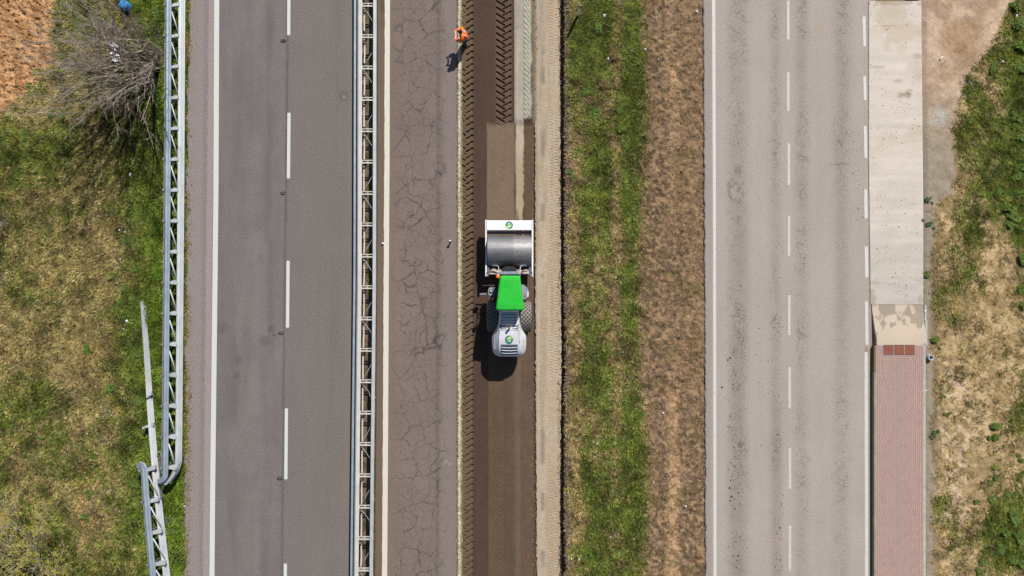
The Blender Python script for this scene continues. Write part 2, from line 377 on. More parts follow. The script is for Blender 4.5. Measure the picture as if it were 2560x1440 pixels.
def bed_z(px, py):
    l, r = bed_prints(px, py)
    z = -0.12 - 0.085 * l - 0.08 * r + 0.012 * (fbm(px, py, 0.1, 3, 1) - .5)
    z = z + 0.03 * band(px, 1150, 1181, 3) * (1 - l) + 0.018 * band(px, 1238, 1280, 3) * (1 - r) * (1 - ss(306, 316, py))
    low = ss(955, 985, py)
    z = z - 0.020 * seg(px, py, 1223, -9, 1246, 9, 0.75, 8.1) * low * band(px, 1222, 1247, 2)
    z = z - 0.015 * seg(px, py, 1250, 0, 1262, -9, 1.6, 12) * low
    z = z - 0.010 * seg(px, py, 1246, -6, 1262, 3, 1.3, 16.2) * ss(316, 340, py) * (1 - low)
    up = 1 - ss(296, 316, py)
    z = z + 0.07 * band(px, 1285, 1331, 2) * up
    z = z - 0.012 * up * (np.abs(((px - 1292) / 3.3) % 1 - .5) < .16) * band(px, 1293, 1308, 1) - 0.02 * up * band(px, 1286.5, 1290, .8) * (((py / 3.2) % 1) < .45)
    foot = seg(px + 3 * (fbm(px, py, .05, 2, 2) - .5), py + 12 * (fbm(px * .2, py, 0.02, 2, 2) - .5), 1309.5, 0, 1316, 6, 1.0, 13) + seg(px, py + 10 * (fbm(px * .2, py, 0.02, 2, 3) - .5), 1318, -3, 1322, 4, 0.8, 13)
    z = z - 0.035 * up * np.clip(foot, 0, 1)
    z = z - 0.03 * band(px, 1334, 1336, 1.0) * ss(340, 400, py)
    z = z + up * .11 * ss(1327, 1339, px) * (1 - band(px, 1285, 1326, 2)); z = z + 0.05 * (1 - up) * ss(1336, 1343, px) + 0.05 * (1 - ss(1148, 1154, px))
    return z
def bed_col(px, py):
    n = fbm(px, py * .8, 0.035, 4, 0); n2 = fbm(px, py, 0.15, 3, 2); n3 = fbm(px * 3, py * .3, .03, 3, 1)
    c = np.ones(px.shape + (3,)) * A3(86, 66, 54)
    l, r = bed_prints(px, py)
    py = py + 16 * (fbm(px, py * 0 + 5, .05, 3, 1) - .5) * (py < 400); px = px + 2.5 * (fbm(px * 0, py, .03, 3, 2) - .5); up = 1 - ss(300, 316, py); low = ss(640, 700, py); mid = (1 - up) * (1 - low)
    c = lerp3(c, A3(110, 91, 71), band(px, 1150, 1181, 3))
    c = lerp3(c, A3(104, 82, 66), up * band(px, 1238, 1279, 3))
    c = lerp3(c, A3(128, 107, 88), mid * band(px, 1217, 1286, 1.2))
    c = lerp3(c, A3(178, 160, 132), mid * band(px, 1289 + 7 * (n - .5), 1309 + 7 * (n2 - .5), 3) * ss(0.36, 0.66, n3 + 0.26 - 0.2 * ss(350, 560, py) + .3 * (n - .5)))
    c = lerp3(c, A3(104, 84, 64), mid * band(px, 1311, 1340, 2))
    c = lerp3(c, A3(104, 82, 65), low * band(px, 1221, 1262, 1.5)); c = lerp3(c, A3(100, 80, 66), low * band(px, 1262, 1286, 3))
    c = lerp3(c, A3(112, 94, 79), low * band(px, 1286, 1304, 6)); c = lerp3(c, A3(106, 84, 68), low * band(px, 1304, 1334, 3))
    c = lerp3(c, A3(112, 90, 68), band(px, 1337, 1345, 1.5))
    lime = up * band(px, 1285.5, 1308.5, 1.0); c = lerp3(c, A3(190, 178, 160), lime * (.7 + .5 * n3)); c = lerp3(c, A3(150, 134, 114), .55 * up * band(px, 1286, 1291, 1) * (.5 + .5 * n))
    lime = up * (band(px, 1308.5, 1329 + 8 * (n - .5), 3.5)) * (1 - ss(286, 298, py + 6 * (n2 - .5))); c = lerp3(c, A3(186, 178, 160), lime)
    c = lerp3(c, A3(170, 150, 122), .85 * up * band(px, 1332, 1345, 2.5))
    tail = (1 - up) * (1 - ss(360, 430, py)) * band(px, 1291, 1309, 2); c = lerp3(c, A3(196, 182, 158), .7 * tail)
    c = c * (1 + 0.22 * (n - .5) + 0.22 * (n2 - .5) + .15 * (n3 - .5))[..., None]
    return c
strip('trench_bed', cst(1147), cst(1347), 0.02, bed_z, bed_col, m_bed, skirt=0.2)

# crumbly pale edge of the cut asphalt
def rub_z(px, py): return -0.06 + 0.11 * band(px, 1143, 1151, 3) * (0.6 + 0.5 * fbm(px, py, 0.12, 3, 2)) + 0.05 * (fbm(px, py, 0.2, 3, 1) - .5)
def rub_col(px, py):
    n = fbm(px, py, 0.1, 3, 1); px = px + 5 * (fbm(px * .3, py, .04, 4, 3) - .5); c = lerp3(A3(150, 128, 100), A3(206, 200, 172), band(px, 1143.5 + 2 * n, 1150.5 + 2 * n, 1.2) * (.6 + .4 * ss(.3, .5, fbm(px, py, .06, 3, 0)))); c = lerp3(c, A3(120, 104, 78), 0.8 * ss(1152.5, 1156, px + 3 * (n - .5)))
    return c * (1 + .5 * (fbm(px, py, 0.25, 2, 3) - .5))[..., None]
strip('cut_edge', cst(1137), cst(1156), 0.025, rub_z, rub_col, m_gravel, jr=5, jf=9)

# ------------------------------------------------------------------ pale gravel strip and drain trench
g1 = pw([(0, 1337), (700, 1338), (1440, 1342)]); g2 = pw([(0, 1399), (400, 1400), (900, 1403), (1440, 1398)])
def gr_col(px, py):
    n = fbm(px, py, .03, 4, 1); n2 = fbm(px * 3, py * .3, .02, 3, 2); n3 = fbm(px, py, .12, 3, 0)
    c = np.ones(px.shape + (3,)) * A3(190, 172, 149); c = lerp3(c, A3(172, 150, 122), .6 * ss(.4, .65, n2)); c = lerp3(c, A3(192, 164, 132), .5 * band(px, 1370, 1396, 5) * ss(.45, .6, n))
    c = lerp3(c, A3(140, 124, 108), .7 * band(px, 1352, 1362, 5) * ss(.55, .68, fbm(px, py, .02, 3, 3)))
    c = lerp3(c, A3(150, 140, 122), .5 * (1 - ss(0, 400, py)) * band(px, 1345, 1362, 5))
    return c * (1 + .18 * (n3 - .5))[..., None]
def gr_z(px, py):
    amp = ss(.3, .6, fbm(px * 0, py, .006, 3, 1))
    s = (np.abs((py + 1.0 * (fbm(px, py, .05, 2, 1) - .5)) % 7.4 - 3.7) < 0.75) * band(px, 1374, 1381, 1) + (np.abs((py + 3.4) % 7.4 - 3.7) < 0.75) * band(px, 1386, 1394, 1)
    return 0.0 + 0.02 * (fbm(px, py, .08, 3, 2) - .5) - 0.03 * s * amp - 0.03 * (1 - ss(1338, 1343, px))
strip('gravel_strip', g1, g2, 0.024, gr_z, gr_col, m_gravel, jl=3, jr=3.5, jf=6, skirt=0.5)
strip('drain_trench', cst(1392), cst(1424), 0.06, lambda x, y: -.45 + .06 * (fbm(x, y, .1, 2, 1) - .5), lambda x, y: np.ones(x.shape + (3,)) * A3(96, 84, 70), m_gravel, skirt=.1)

# ------------------------------------------------------------------ centre verge: grass then churned dry earth
v1 = pw([(0, 1412), (500, 1413), (900, 1414), (1440, 1414)]); v2 = cst(1775)
def edge_mid(py): return 1604 + 10 * np.sin(py * .006) + 8 * ss(900, 1100, py)
def green_mid(px, py):
    n = fbm(px, py * .6, .012, 4, 3); n2 = fbm(px, py, .04, 4, 1)
    g = .46 + 1.3 * (n - .5) + .9 * (n2 - .5) + .22 * band(px, 1455, 1522, 14) + .18 * band(px, 1560, 1600, 10) - .42 * band(px, 1425, 1450, 12) * ss(.35, .6, fbm(px * .3, py, .01, 2, 0)) - .30 * band(px, 1530, 1552, 9) * ss(.3, .55, fbm(px * .3, py, .008, 2, 2))
    g = g - .35 * blob(px, py, 1440, 860, 25, 70) - .3 * blob(px, py, 1445, 1260, 28, 90) - .3 * band(px, 1412, 1422, 5)
    return np.clip(g, 0, 1) * (1 - ss(-8, 14, px - edge_mid(py) + 60 * (n2 - .5)))
def mid_col(px, py):
    n = fbm(px, py, .05, 4, 0); n2 = fbm(px, py, .13, 3, 2); n3 = fbm(px * 2, py * .4, .012, 4, 1)
    dry = lerp3(A3(104, 83, 64), A3(174, 141, 106), ss(.32, .68, n2)); dry = lerp3(dry, A3(134, 108, 88), .35 * ss(.4, .6, n))
    tan = lerp3(A3(164, 130, 94), A3(198, 162, 122), ss(.35, .6, n))
    mk = band(px, 1668 + 18 * (fbm(px * 0, py, .01, 2, 1) - .5), 1700 + 30 * (fbm(px * 0, py, .02, 3, 2) - .5), 9)
    mk = mk * (ss(900, 1000, py) * (.5 + .5 * ss(.35, .5, n3)) + (1 - ss(120, 420, py)) * .6 * ss(.3, .55, n3 + .12) + .35 * ss(.48, .6, n3))
    dry = lerp3(dry, A3(158, 126, 90), .4 * ss(1650, 1690, px) * ss(.3, .6, n3) * (1 - .8 * ss(1000, 1100, py))); dry = lerp3(dry, tan, np.clip(mk, 0, 1))
    dry = lerp3(dry, A3(108, 96, 52), .5 * ss(.55, .7, fbm(px, py, .03, 3, 3)))
    g = green_mid(px, py); grn = lerp3(A3(74, 92, 36), A3(130, 140, 64), ss(.3, .7, n)); straw = lerp3(A3(120, 100, 60), A3(178, 156, 104), ss(.35, .65, n2))
    ing = 1 - ss(-8, 14, px - edge_mid(py) + 60 * (n2 - .5)); straw = lerp3(straw, A3(142, 112, 92), .8 * ss(.52, .64, fbm(px, py * .6, .02, 3, 0)))
    c = lerp3(dry, straw, ing * .8); c = lerp3(c, grn, ss(.2, .6, g))
    c = lerp3(c, A3(118, 102, 90), .8 * (1 - ss(1418, 1424, px + 5 * (n - .5))))
    return c
def mid_z(px, py):
    z = -.01 + .07 * (fbm(px, py, .03, 3, 1) - .5) + .22 * (1 - ss(1600, 1640, px)) * (fbm(px, py, .055, 3, 3) - .45) * ss(1422, 1432, px) + .13 * ss(1600, 1650, px) * (fbm(px, py * 1.2, .085, 4, 3, .65) - .5) + .05 * (fbm(px, py, .13, 2, 2) - .5)
    z = z - .05 * band(px, 1668, 1700, 8) - .06 * ss(1740, 1762, px)
    z = z + .06 * (1 - ss(1414, 1424, px)) * fbm(px, py, .1, 3, 2)
    return z
strip('verge', v1, v2, 0.04, mid_z, mid_col, m_verge, jl=3.5, jf=5, skirt=.5)

# ------------------------------------------------------------------ right carriageway
r1 = pw([(0, 1758), (700, 1762), (1440, 1764)]); r2 = cst(2188)
def rt_tr(px, py): return np.clip(1.0 * band(px, 1824, 1866, 17) + .8 * band(px, 1928, 1950, 14) + .9 * band(px, 1992, 2018, 14) + 1.0 * band(px, 2088, 2120, 17), 0, 1)
def rt_col(px, py):
    n = fbm(px * 3, py * .25, .02, 3, 0); n2 = fbm(px, py, .01, 4, 2); n3 = fbm(px, py * .5, .03, 3, 1)
    c = np.ones(px.shape + (3,)) * A3(182, 169, 158); tr = rt_tr(px, py)
    c = lerp3(c, A3(150, 138, 130), tr * (.42 + .14 * ss(.35, .65, n3)) * (1 - .45 * ss(500, 1100, py) * ss(1980, 2000, px))); c = lerp3(c, A3(160, 147, 140), .6 * band(px, 1755, 1780, 4))
    c = lerp3(c, A3(120, 100, 90), .5 * blob(px, py, 1838, 460, 22, 50, 1.2 * (n3 - .5)) * ss(.5, .62, fbm(px, py, .11, 3, 2)))
    c = lerp3(c, A3(150, 128, 116), .3 * band(px, 1826, 1860, 12) * ss(700, 1000, py)+.25*band(px,1930,1955,8)*ss(900,1100,py))
    c = lerp3(c, A3(190, 160, 128), .35 * blob(px, py, 2045, 75, 14, 12)); c = lerp3(c, A3(150, 126, 112), .5 * ss(2171, 2175, px))
    c = lerp3(c, A3(150, 120, 90), .6 * blob(px, py, 2166, 878, 5, 12, n3 - .5))
    return c * (1 + .10 * (n - .5) + .10 * (n2 - .5))[..., None]
strip('road', r1, r2, 0.08, lambda x, y: x * 0, rt_col, m_light, kf=lambda x, y: np.clip(.12 + rt_tr(x, y) * (.4 + .8 * ss(.4, .6, fbm(x, y, .01, 3, 1))), 0, 1), jl=3, jr=0, jf=5)

# ------------------------------------------------------------------ concrete apron, ramp and brick pavement
KZ = 0.24
def ap_col(px, py):
    n = fbm(px * .4, py * 3, .02, 3, 0); n2 = fbm(px, py, .02, 4, 2)
    c = np.ones(px.shape + (3,)) * A3(222, 208, 194); c = lerp3(c, A3(204, 194, 182), ss(450, 760, py) * .9); c = c * (1 + .20 * (n - .5) + .12 * (n2 - .5) + .10 * (fbm(px * .15, py * 3, .05, 3, 1) - .5))[..., None]; c = lerp3(c, A3(196, 172, 140), .4 * ss(.56, .68, fbm(px, py, .012, 4, 1)) * (1 - ss(300, 420, py)))
    for bx, by, rx, ry, s in ((2262, 238, 20, 8, .6), (2245, 202, 14, 5, .4), (2270, 232, 10, 14, .4), (2215, 65, 26, 1.6, .6), (2292, 140, 16, 9, .4), (2195, 168, 26, 4, .35), (2188, 707, 16, 4, .35), (2240, 6, 70, 9, .5), (2180, 745, 9, 18, .5), (2302, 748, 8, 14, .4)):
        c = lerp3(c, A3(160, 138, 112), s * blob(px, py, bx, by, rx, ry, 1.6 * (fbm(px, py, .12, 3, 1) - .5)))
    return c * (1 - .28 * ss(.66, .76, fbm(px, py * 1.6, .16, 3, 2)) * ss(.5, .7, fbm(px, py, .01, 3, 1)))[..., None]
strip('concrete_pavement', pw([(0, 2171), (400, 2171), (760, 2175)]), pw([(0, 2302), (500, 2307), (760, 2307)]), .05, lambda x, y: x * 0 + .03, ap_col, m_conc, y0=3, y1=761, skirt=.25, jl=.8, jr=.4, jf=6)
def ramp_col(px, py):
    n = fbm(px, py, .03, 4, 1) - .5
    q = fbm(px * 1.3, py * .8, .035, 4, 2); d = ss(.44, .52, q + .22 * ss(800, 835, py) - .12 * ss(2284, 2296, px) - .1 * (1 - ss(2186, 2194, px)) - .1 * ss(852, 860, py))
    c = lerp3(np.ones(px.shape + (3,)) * A3(172, 156, 138), A3(212, 193, 171), d); return c * (1 + .1 * n)[..., None]
strip('concrete_pavement', pw([(761, 2178), (862, 2186)]), pw([(761, 2308), (862, 2308)]), .04, lambda x, y: .03 + (KZ - .03) * ss(760, 866, y), ramp_col, m_conc, y0=761, y1=863, skirt=.3)
def brick_mat():
    m = Mt('pink brick pavers', .85, .3)
    sx = m.n('ShaderNodeSeparateXYZ'); m.put(sx.inputs[0], m.pos); cx = m.n('ShaderNodeCombineXYZ'); m.put(cx.inputs[0], sx.outputs[1]); m.put(cx.inputs[1], sx.outputs[0])
    b = m.n('ShaderNodeTexBrick'); m.put(b.inputs['Vector'], cx.outputs[0]); b.offset = .5
    for k, v in (('Scale', 1), ('Mortar Size', .007), ('Mortar Smooth', .3), ('Brick Width', .2), ('Row Height', .0955)): b.inputs[k].default_value = v
    m.put(b.inputs['Color1'], C(200, 165, 152)); m.put(b.inputs['Color2'], C(188, 156, 146)); m.put(b.inputs['Mortar'], C(104, 82, 80))
    gx = m.mr(m.ma('ABSOLUTE', m.ma('SUBTRACT', sx.outputs[0], 19.2)), .1, .55, 1, 0)
    gx = m.ma('MULTIPLY', gx, m.mr(m.noise(.35, 3), .3, .6, .3, .85))
    c = m.mix(m.ma('MULTIPLY', gx, .6), b.outputs['Color'], C(168, 152, 146))
    c = m.mix(m.mr(m.noise(3, 4), .5, .75, 0, .35), c, C(160, 135, 125))
    m.base(c); m.bump(b.outputs['Fac'], -.4, .01); return m.m
def flat(name, pts, z0, z1, mat, kind='structure'):
    mb = MB(); mb.poly([(PX(x), PY(y)) for x, y in pts], z0, z1); o = mb.build(name, mat); tag(o, kind=kind); return o
kz = (H - KZ) / H
def kx(x): return 1280 + (x - 1280) * kz
flat('brick_pavement', [(kx(2190), 863), (kx(2190), 2800), (kx(2308), 2800), (kx(2308), 863)], -.2, KZ - .006, brick_mat())
m_kerb = simple('kerb concrete', C(196, 190, 176), .9, .2, var=.15, ns=2, bump=.3)
m_kerbg = simple('mossy kerb', C(158, 158, 130), .9, .2, var=.2, ns=2, bump=.3)
def kerbs():
    for k in range(30):
        y0 = 930 + k * 50; flat('kerb', [(kx(2185.5), y0), (kx(2185.5), y0 + 49.6), (kx(2190), y0 + 49.6), (kx(2190), y0)], -.2, KZ, m_kerbg)
    flat('kerb', [(kx(2186), 863), (kx(2185.5), 929.6), (kx(2190), 929.6), (kx(2190), 863)], -.2, KZ - .002, simple('stained kerb', C(140, 118, 84), .9, .2))
    flat('kerb', [(2309, 762), (2309, 800), (2314, 800), (2314, 762)], -.2, .09, m_kerb); flat('kerb', [(2308.5, 800), (2308, 862.5), (2314, 862.5), (2314, 800)], -.2, .16, m_kerb)
    for k in range(38):
        y0 = 863 + k * 50; flat('kerb', [(kx(2308), y0), (kx(2308), y0 + 49.6), (kx(2314), y0 + 49.6), (kx(2314), y0)], -.2, KZ + .004, m_kerb)
kerbs()

# ------------------------------------------------------------------ right verge
def dirt_track(px, py):
    n = fbm(px, py, .02, 4, 1) - .5
    edge = np.interp(py, [-200, 0, 90, 180, 240, 330, 400, 480, 520], [2640, 2535, 2490, 2430, 2395, 2383, 2388, 2386, 2330]) + 28 * n
    return 1 - ss(-8, 10, px - edge)
def green_right(px, py):
    n = fbm(px, py, .01, 4, 2); n2 = fbm(px, py, .035, 4, 3)
    g = .20 + 1.1 * (n - .5) + 1.0 * (n2 - .5) + .36 * ss(2480, 2550, px) * (1 - ss(700, 780, py)) + .28 * (1 - ss(520, 640, py)) * ss(2380, 2420, px) + .4 * blob(px, py, 2520, 1340, 70, 130) + .12 * blob(px, py, 2430, 700, 60, 180) - .3 * blob(px, py, 2400, 1050, 130, 230) - .2 * blob(px, py, 2500, 900, 90, 150) - .25 * blob(px, py, 2490, 660, 60, 60)
    return np.clip(g, 0, 1) * (1 - dirt_track(px, py))
def right_col(px, py):
    n = fbm(px, py, .05, 4, 0); n2 = fbm(px, py, .13, 3, 2); n3 = fbm(px, py, .012, 4, 1)
    dry = lerp3(A3(170, 142, 100), A3(208, 178, 134), ss(.35, .65, n)); dry = lerp3(dry, A3(150, 130, 90), .75 * ss(.44, .64, n3) * (1 - .7 * blob(px, py, 2400, 1150, 80, 220)))
    dry = lerp3(dry, A3(116, 98, 72), .75 * band(px, 2310, 2350, 14) * ss(.35, .55, n + .1) * ss(470, 540, py))
    pk = blob(px, py, 2385, 1150, 60, 260, n3 - .5) * ss(.5, .62, fbm(px, py, .09, 3, 3)); dry = lerp3(dry, A3(228, 200, 174), .6 * pk)
    g = green_right(px, py); grn = lerp3(A3(96, 110, 40), A3(154, 154, 74), ss(.3, .7, n))
    c = lerp3(dry, grn, ss(.3, .68, g + .3 * (n2 - .5)))
    dt = dirt_track(px, py); tc = lerp3(A3(182, 152, 124), A3(208, 180, 152), ss(.35, .65, fbm(px + py * .9, py - px * .9, .02, 3, 1)))
    tc = lerp3(tc, A3(170, 132, 92), .6 * blob(px, py, 2400, 90, 60, 50, n3 - .5)); tc = lerp3(tc, A3(158, 146, 126), .8 * ss(200, 380, py) + .5 * (1 - ss(2308, 2330, px)))
    tc = lerp3(tc, A3(186, 182, 170), .6 * blob(px, py, 2348, 290, 22, 30, n - .5))
    c = lerp3(c, tc, dt); c = lerp3(c, A3(150, 122, 106), .5 * band(px, 2300, 2318, 2) * ss(.4, .6, n2))
    return c * (1 + .3 * (n2 - .5))[..., None]
def right_z(px, py):
    z = -.02 + .10 * (fbm(px, py, .02, 3, 1) - .5) + .09 * (fbm(px, py, .11, 3, 2) - .5) * (1 - .6 * dirt_track(px, py))
    d = (px - 2440) * .62 + (py - 110) * .78; a = (px - 2440) * .78 - (py - 110) * .62
    tr = (band(d, 12, 30, 2) + band(d, -20, -6, 2)) * (np.abs(a % 6 - 3) < 1.1) * (py < 190) * (px < 2540); z = z - .035 * tr
    return z + .0 * ss(2310, 2320, px)
strip('verge', cst(2296), cst(2620), .042, right_z, right_col, m_verge, xfar='r')

# ------------------------------------------------------------------ painted markings
def paint(name, base, wear):
    m = Mt(name, .6, .4); n = m.noise(6, 5, .7); c = m.mix(m.mr(n, .5, .8, 0, wear), base, C(150, 140, 130))
    c = m.scale(c, m.mr(m.noise(30, 3, .6), .3, .7, .93, 1.05)); m.base(c); return m.m
pw_new = paint('white road paint', C(224, 224, 220), .15); pw_old = paint('cream road paint', C(232, 224, 208), .25); pw_worn = paint('worn road paint', C(220, 216, 208), .9)
def line(mb, tab, wpx, y0=None, y1=None, z=.006, step=40, jit=0.0, ph=0):
    f = pw(tab); ys = list(np.arange(y0, y1, step)) + [y1]; vs = []; fs = []
    for y in ys:
        x = float(f(y)); j = jit * float(fbm(np.array([y * .05 + ph]), np.array([2.2]), 1, 3)[0] - .5) * 2; vs += [(PX(x - wpx / 2 + j), PY(y), z), (PX(x + wpx / 2), PY(y), z)]
    for i in range(len(ys) - 1): fs.append((2 * i, 2 * i + 1, 2 * i + 3, 2 * i + 2))
    mb.add(vs, fs)
mb = MB(); line(mb, [(0, 542), (480, 540), (720, 537.5), (1200, 532), (1440, 530)], 12.5, -3000, 4500); o = mb.build('road_marking', pw_new); tag(o, kind='structure')
mb = MB()
for y0, y1, x in ((-290, -108, 723), (-92, 88, 722.5), (282, 446, 722), (652, 819, 719.7), (1021, 1198, 715.5), (1409, 1580, 713), (1790, 1960, 712)):
    line(mb, [(y0, x + .6), (y1, x - .8)], 8, y0, y1, step=200)
o = mb.build('road_marking', pw_new); tag(o, kind='structure')
mb = MB(); line(mb, [(0, 968.5), (400, 967.5), (720, 965.5), (1050, 964), (1440, 961.5)], 13, -3000, 4500, step=6, jit=1.2, z=.009)
o = mb.build('road_marking', pw_old); tag(o, kind='structure')
mb = MB(); line(mb, [(0, 1784), (500, 1786), (1440, 1787.5)], 7.5, -3000, 4500, step=20, jit=.4); o = mb.build('road_marking', paint('thin road paint', C(222, 220, 214), .4)); tag(o, kind='structure')
mb = MB()
for y0, y1, x in ((-90, -10, 1970), (2, 99, 1970.5), (181, 277, 1970.5), (358, 463, 1972), (540, 640, 1972.5), (738, 838, 1973), (918, 1021, 1974), (1120, 1222, 1974.5), (1314, 1428, 1974.5), (1500, 1600, 1975)):
    line(mb, [(y0, x), (y1, x)], 6.5, y0, y1, step=10, jit=.5, ph=y0)
o = mb.build('road_marking', paint('fading lane paint', C(214, 209, 200), .7)); tag(o, kind='structure')
mb = MB()
for y0, y1, x, wd in ((41, 116, 2160, 7), (190, 250, 2161.5, 7), (315, 395, 2163, 7.5), (473, 546, 2164, 8), (616, 693, 2165.5, 8.5), (754, 862, 2166, 7.5), (880, 1500, 2165, 8), (1500, 2600, 2167, 8)):
    line(mb, [(y0, x), (y1, x + (1.5 if y1 < 2000 else 0))], wd, y0, y1, step=8, jit=.8, ph=x)
o = mb.build('road_marking', paint('edge road paint', C(226, 220, 212), .5)); tag(o, kind='structure')

# ================================================================== steel barriers
m_galv = simple('galvanised steel', (.31, .38, .43), .5, .5, .45, var=.10, ns=1.2, dirt=((.42, .40, .36), .4))
m_galvw = simple('pale dusty galvanised steel', (.42, .445, .455), .6, .5, .3, var=.12, ns=1.5, dirt=((.45, .40, .32), .5))
m_galvd = simple('weathered galvanised steel', (.30, .32, .34), .55, .5, .6, var=.15, ns=3, dirt=((.30, .24, .17), .5))
m_dust = simple('dusty cream galvanised steel', (.50, .475, .42), .7, .4, .15, var=.1, ns=2)
def beam_profile(h=.50, d=.08, waves=3, t=.006, flip=1):
    n = waves * 8; out = []; inn = []
    for i in range(n + 1):
        u = i / n; a = .5 - .5 * math.cos(u * waves * 2 * math.pi); s = flip * d * a
        out.append((s + flip * t / 2, u * h)); inn.append((s - flip * t / 2, u * h))
    return out + inn[::-1]
def chan(wd, ht, lip=.03, r=.04):                # shallow hat-shaped rail, wide and rounded
    p = [(-wd / 2, 0), (-wd / 2, ht - r), (-wd / 2 + r, ht), (-.02, ht), (0, ht - .008), (.02, ht), (wd / 2 - r, ht), (wd / 2, ht - r), (wd / 2, 0)]
    q = [(a * .9, max(b - .01, 0)) for a, b in p[::-1]]
    return p + q
def post_c(mb, x, y, z0, z1, wd=.12, dp=.07):
    mb.box((x - dp / 2, y, (z0 + z1) / 2), (.006, wd, z1 - z0)); mb.box((x, y - wd / 2, (z0 + z1) / 2), (dp, .006, z1 - z0)); mb.box((x, y + wd / 2, (z0 + z1) / 2), (dp, .006, z1 - z0))

def verge_barrier():
    t = empty('guardrail', W(440, 600, 0)); o = Vector(t.location)
    tag(t, 'long straight galvanised guardrail standing on the left verge beside the grey road', 'guardrail', 'steel barriers along the left verge')
    f = lambda y, off=0: float(np.interp(y, [-800, 0, 480, 960, 1200, 1440], [453.5, 453.5, 451, 447, 445, 443])) + off
    ys = list(range(-760, 1150, 60)) + [1150]
    path = [W(f(y, 5.5), y, .34) for y in ys] + [W(f(1165, 2), 1165, .34), W(f(1178, -3), 1178, .34), W(f(1190, -11), 1190, .35), W(f(1203, -24), 1203, .36)]
    mb = MB(); mb.sweep([(-a, u) for a, u in beam_profile(.54, .125)], path); mb.build('beam', m_galvw, t, angle=40, org=None)
    up = [W(f(y, -30.5), y, 1.0) for y in list(range(-760, 1181, 60)) + [1185]] + [W(f(1192, -32), 1192, 1.0), W(f(1198, -36), 1198, .97), W(f(1202, -42), 1202, .9), W(f(1203, -49), 1203, .82)]
    mb = MB(); mb.sweep(chan(.25, .10), up); mb.build('top_rail', m_galv, t, angle=40)
    rr = [W(f(y, -39.5), y, .93) for y in list(range(-760, 1181, 60)) + [1185]]
    mb = MB(); mb.sweep([(-.02, -.05), (-.02, .05), (.02, .05), (.02, -.05)], rr); mb.build('rear_rail', m_galvd, t)
    for k in range(-7, 16):
        y = 12 + 77.2 * k; c = W(f(y, -33), y, .95); b = W(f(y, -6), y, .80); a = W(f(y, -24), y, 1.02)
        mb = MB(); post_c(mb, c.x, c.y, -.5, .99); mb.build('post', m_galvd, t)
        mb = MB(); mb.poly([(a.x - .06, a.y + .06), (a.x + .15, a.y + .13), (b.x + .05, b.y + .06), (b.x + .05, b.y - .09), (a.x - .06, a.y - .06)], .80, .93)
        mb.box((b.x + .01, b.y, .72), (.06, .18, .24)); mb.build('spacer', m_galvw, t, angle=30)
        mb = MB(); p = W(f(y, -41.5), y, .98); mb.tube([p + Vector((-.07, 0, 0)), p + Vector((.05, 0, 0))], .035, 8); mb.box(p + Vector((.02, 0, .03)), (.05, .12, .12)); mb.build('bolt', m_galvd, t)
        if k == 15: continue
        a2 = W(f(y + 16, -24.5), y + 16, .98); b2 = W(f(y + 70, -7), y + 70, .80)
        mb = MB(); mb.tube([a2, b2], .034, 8); mb.build('brace', m_galvw, t, smooth=True)
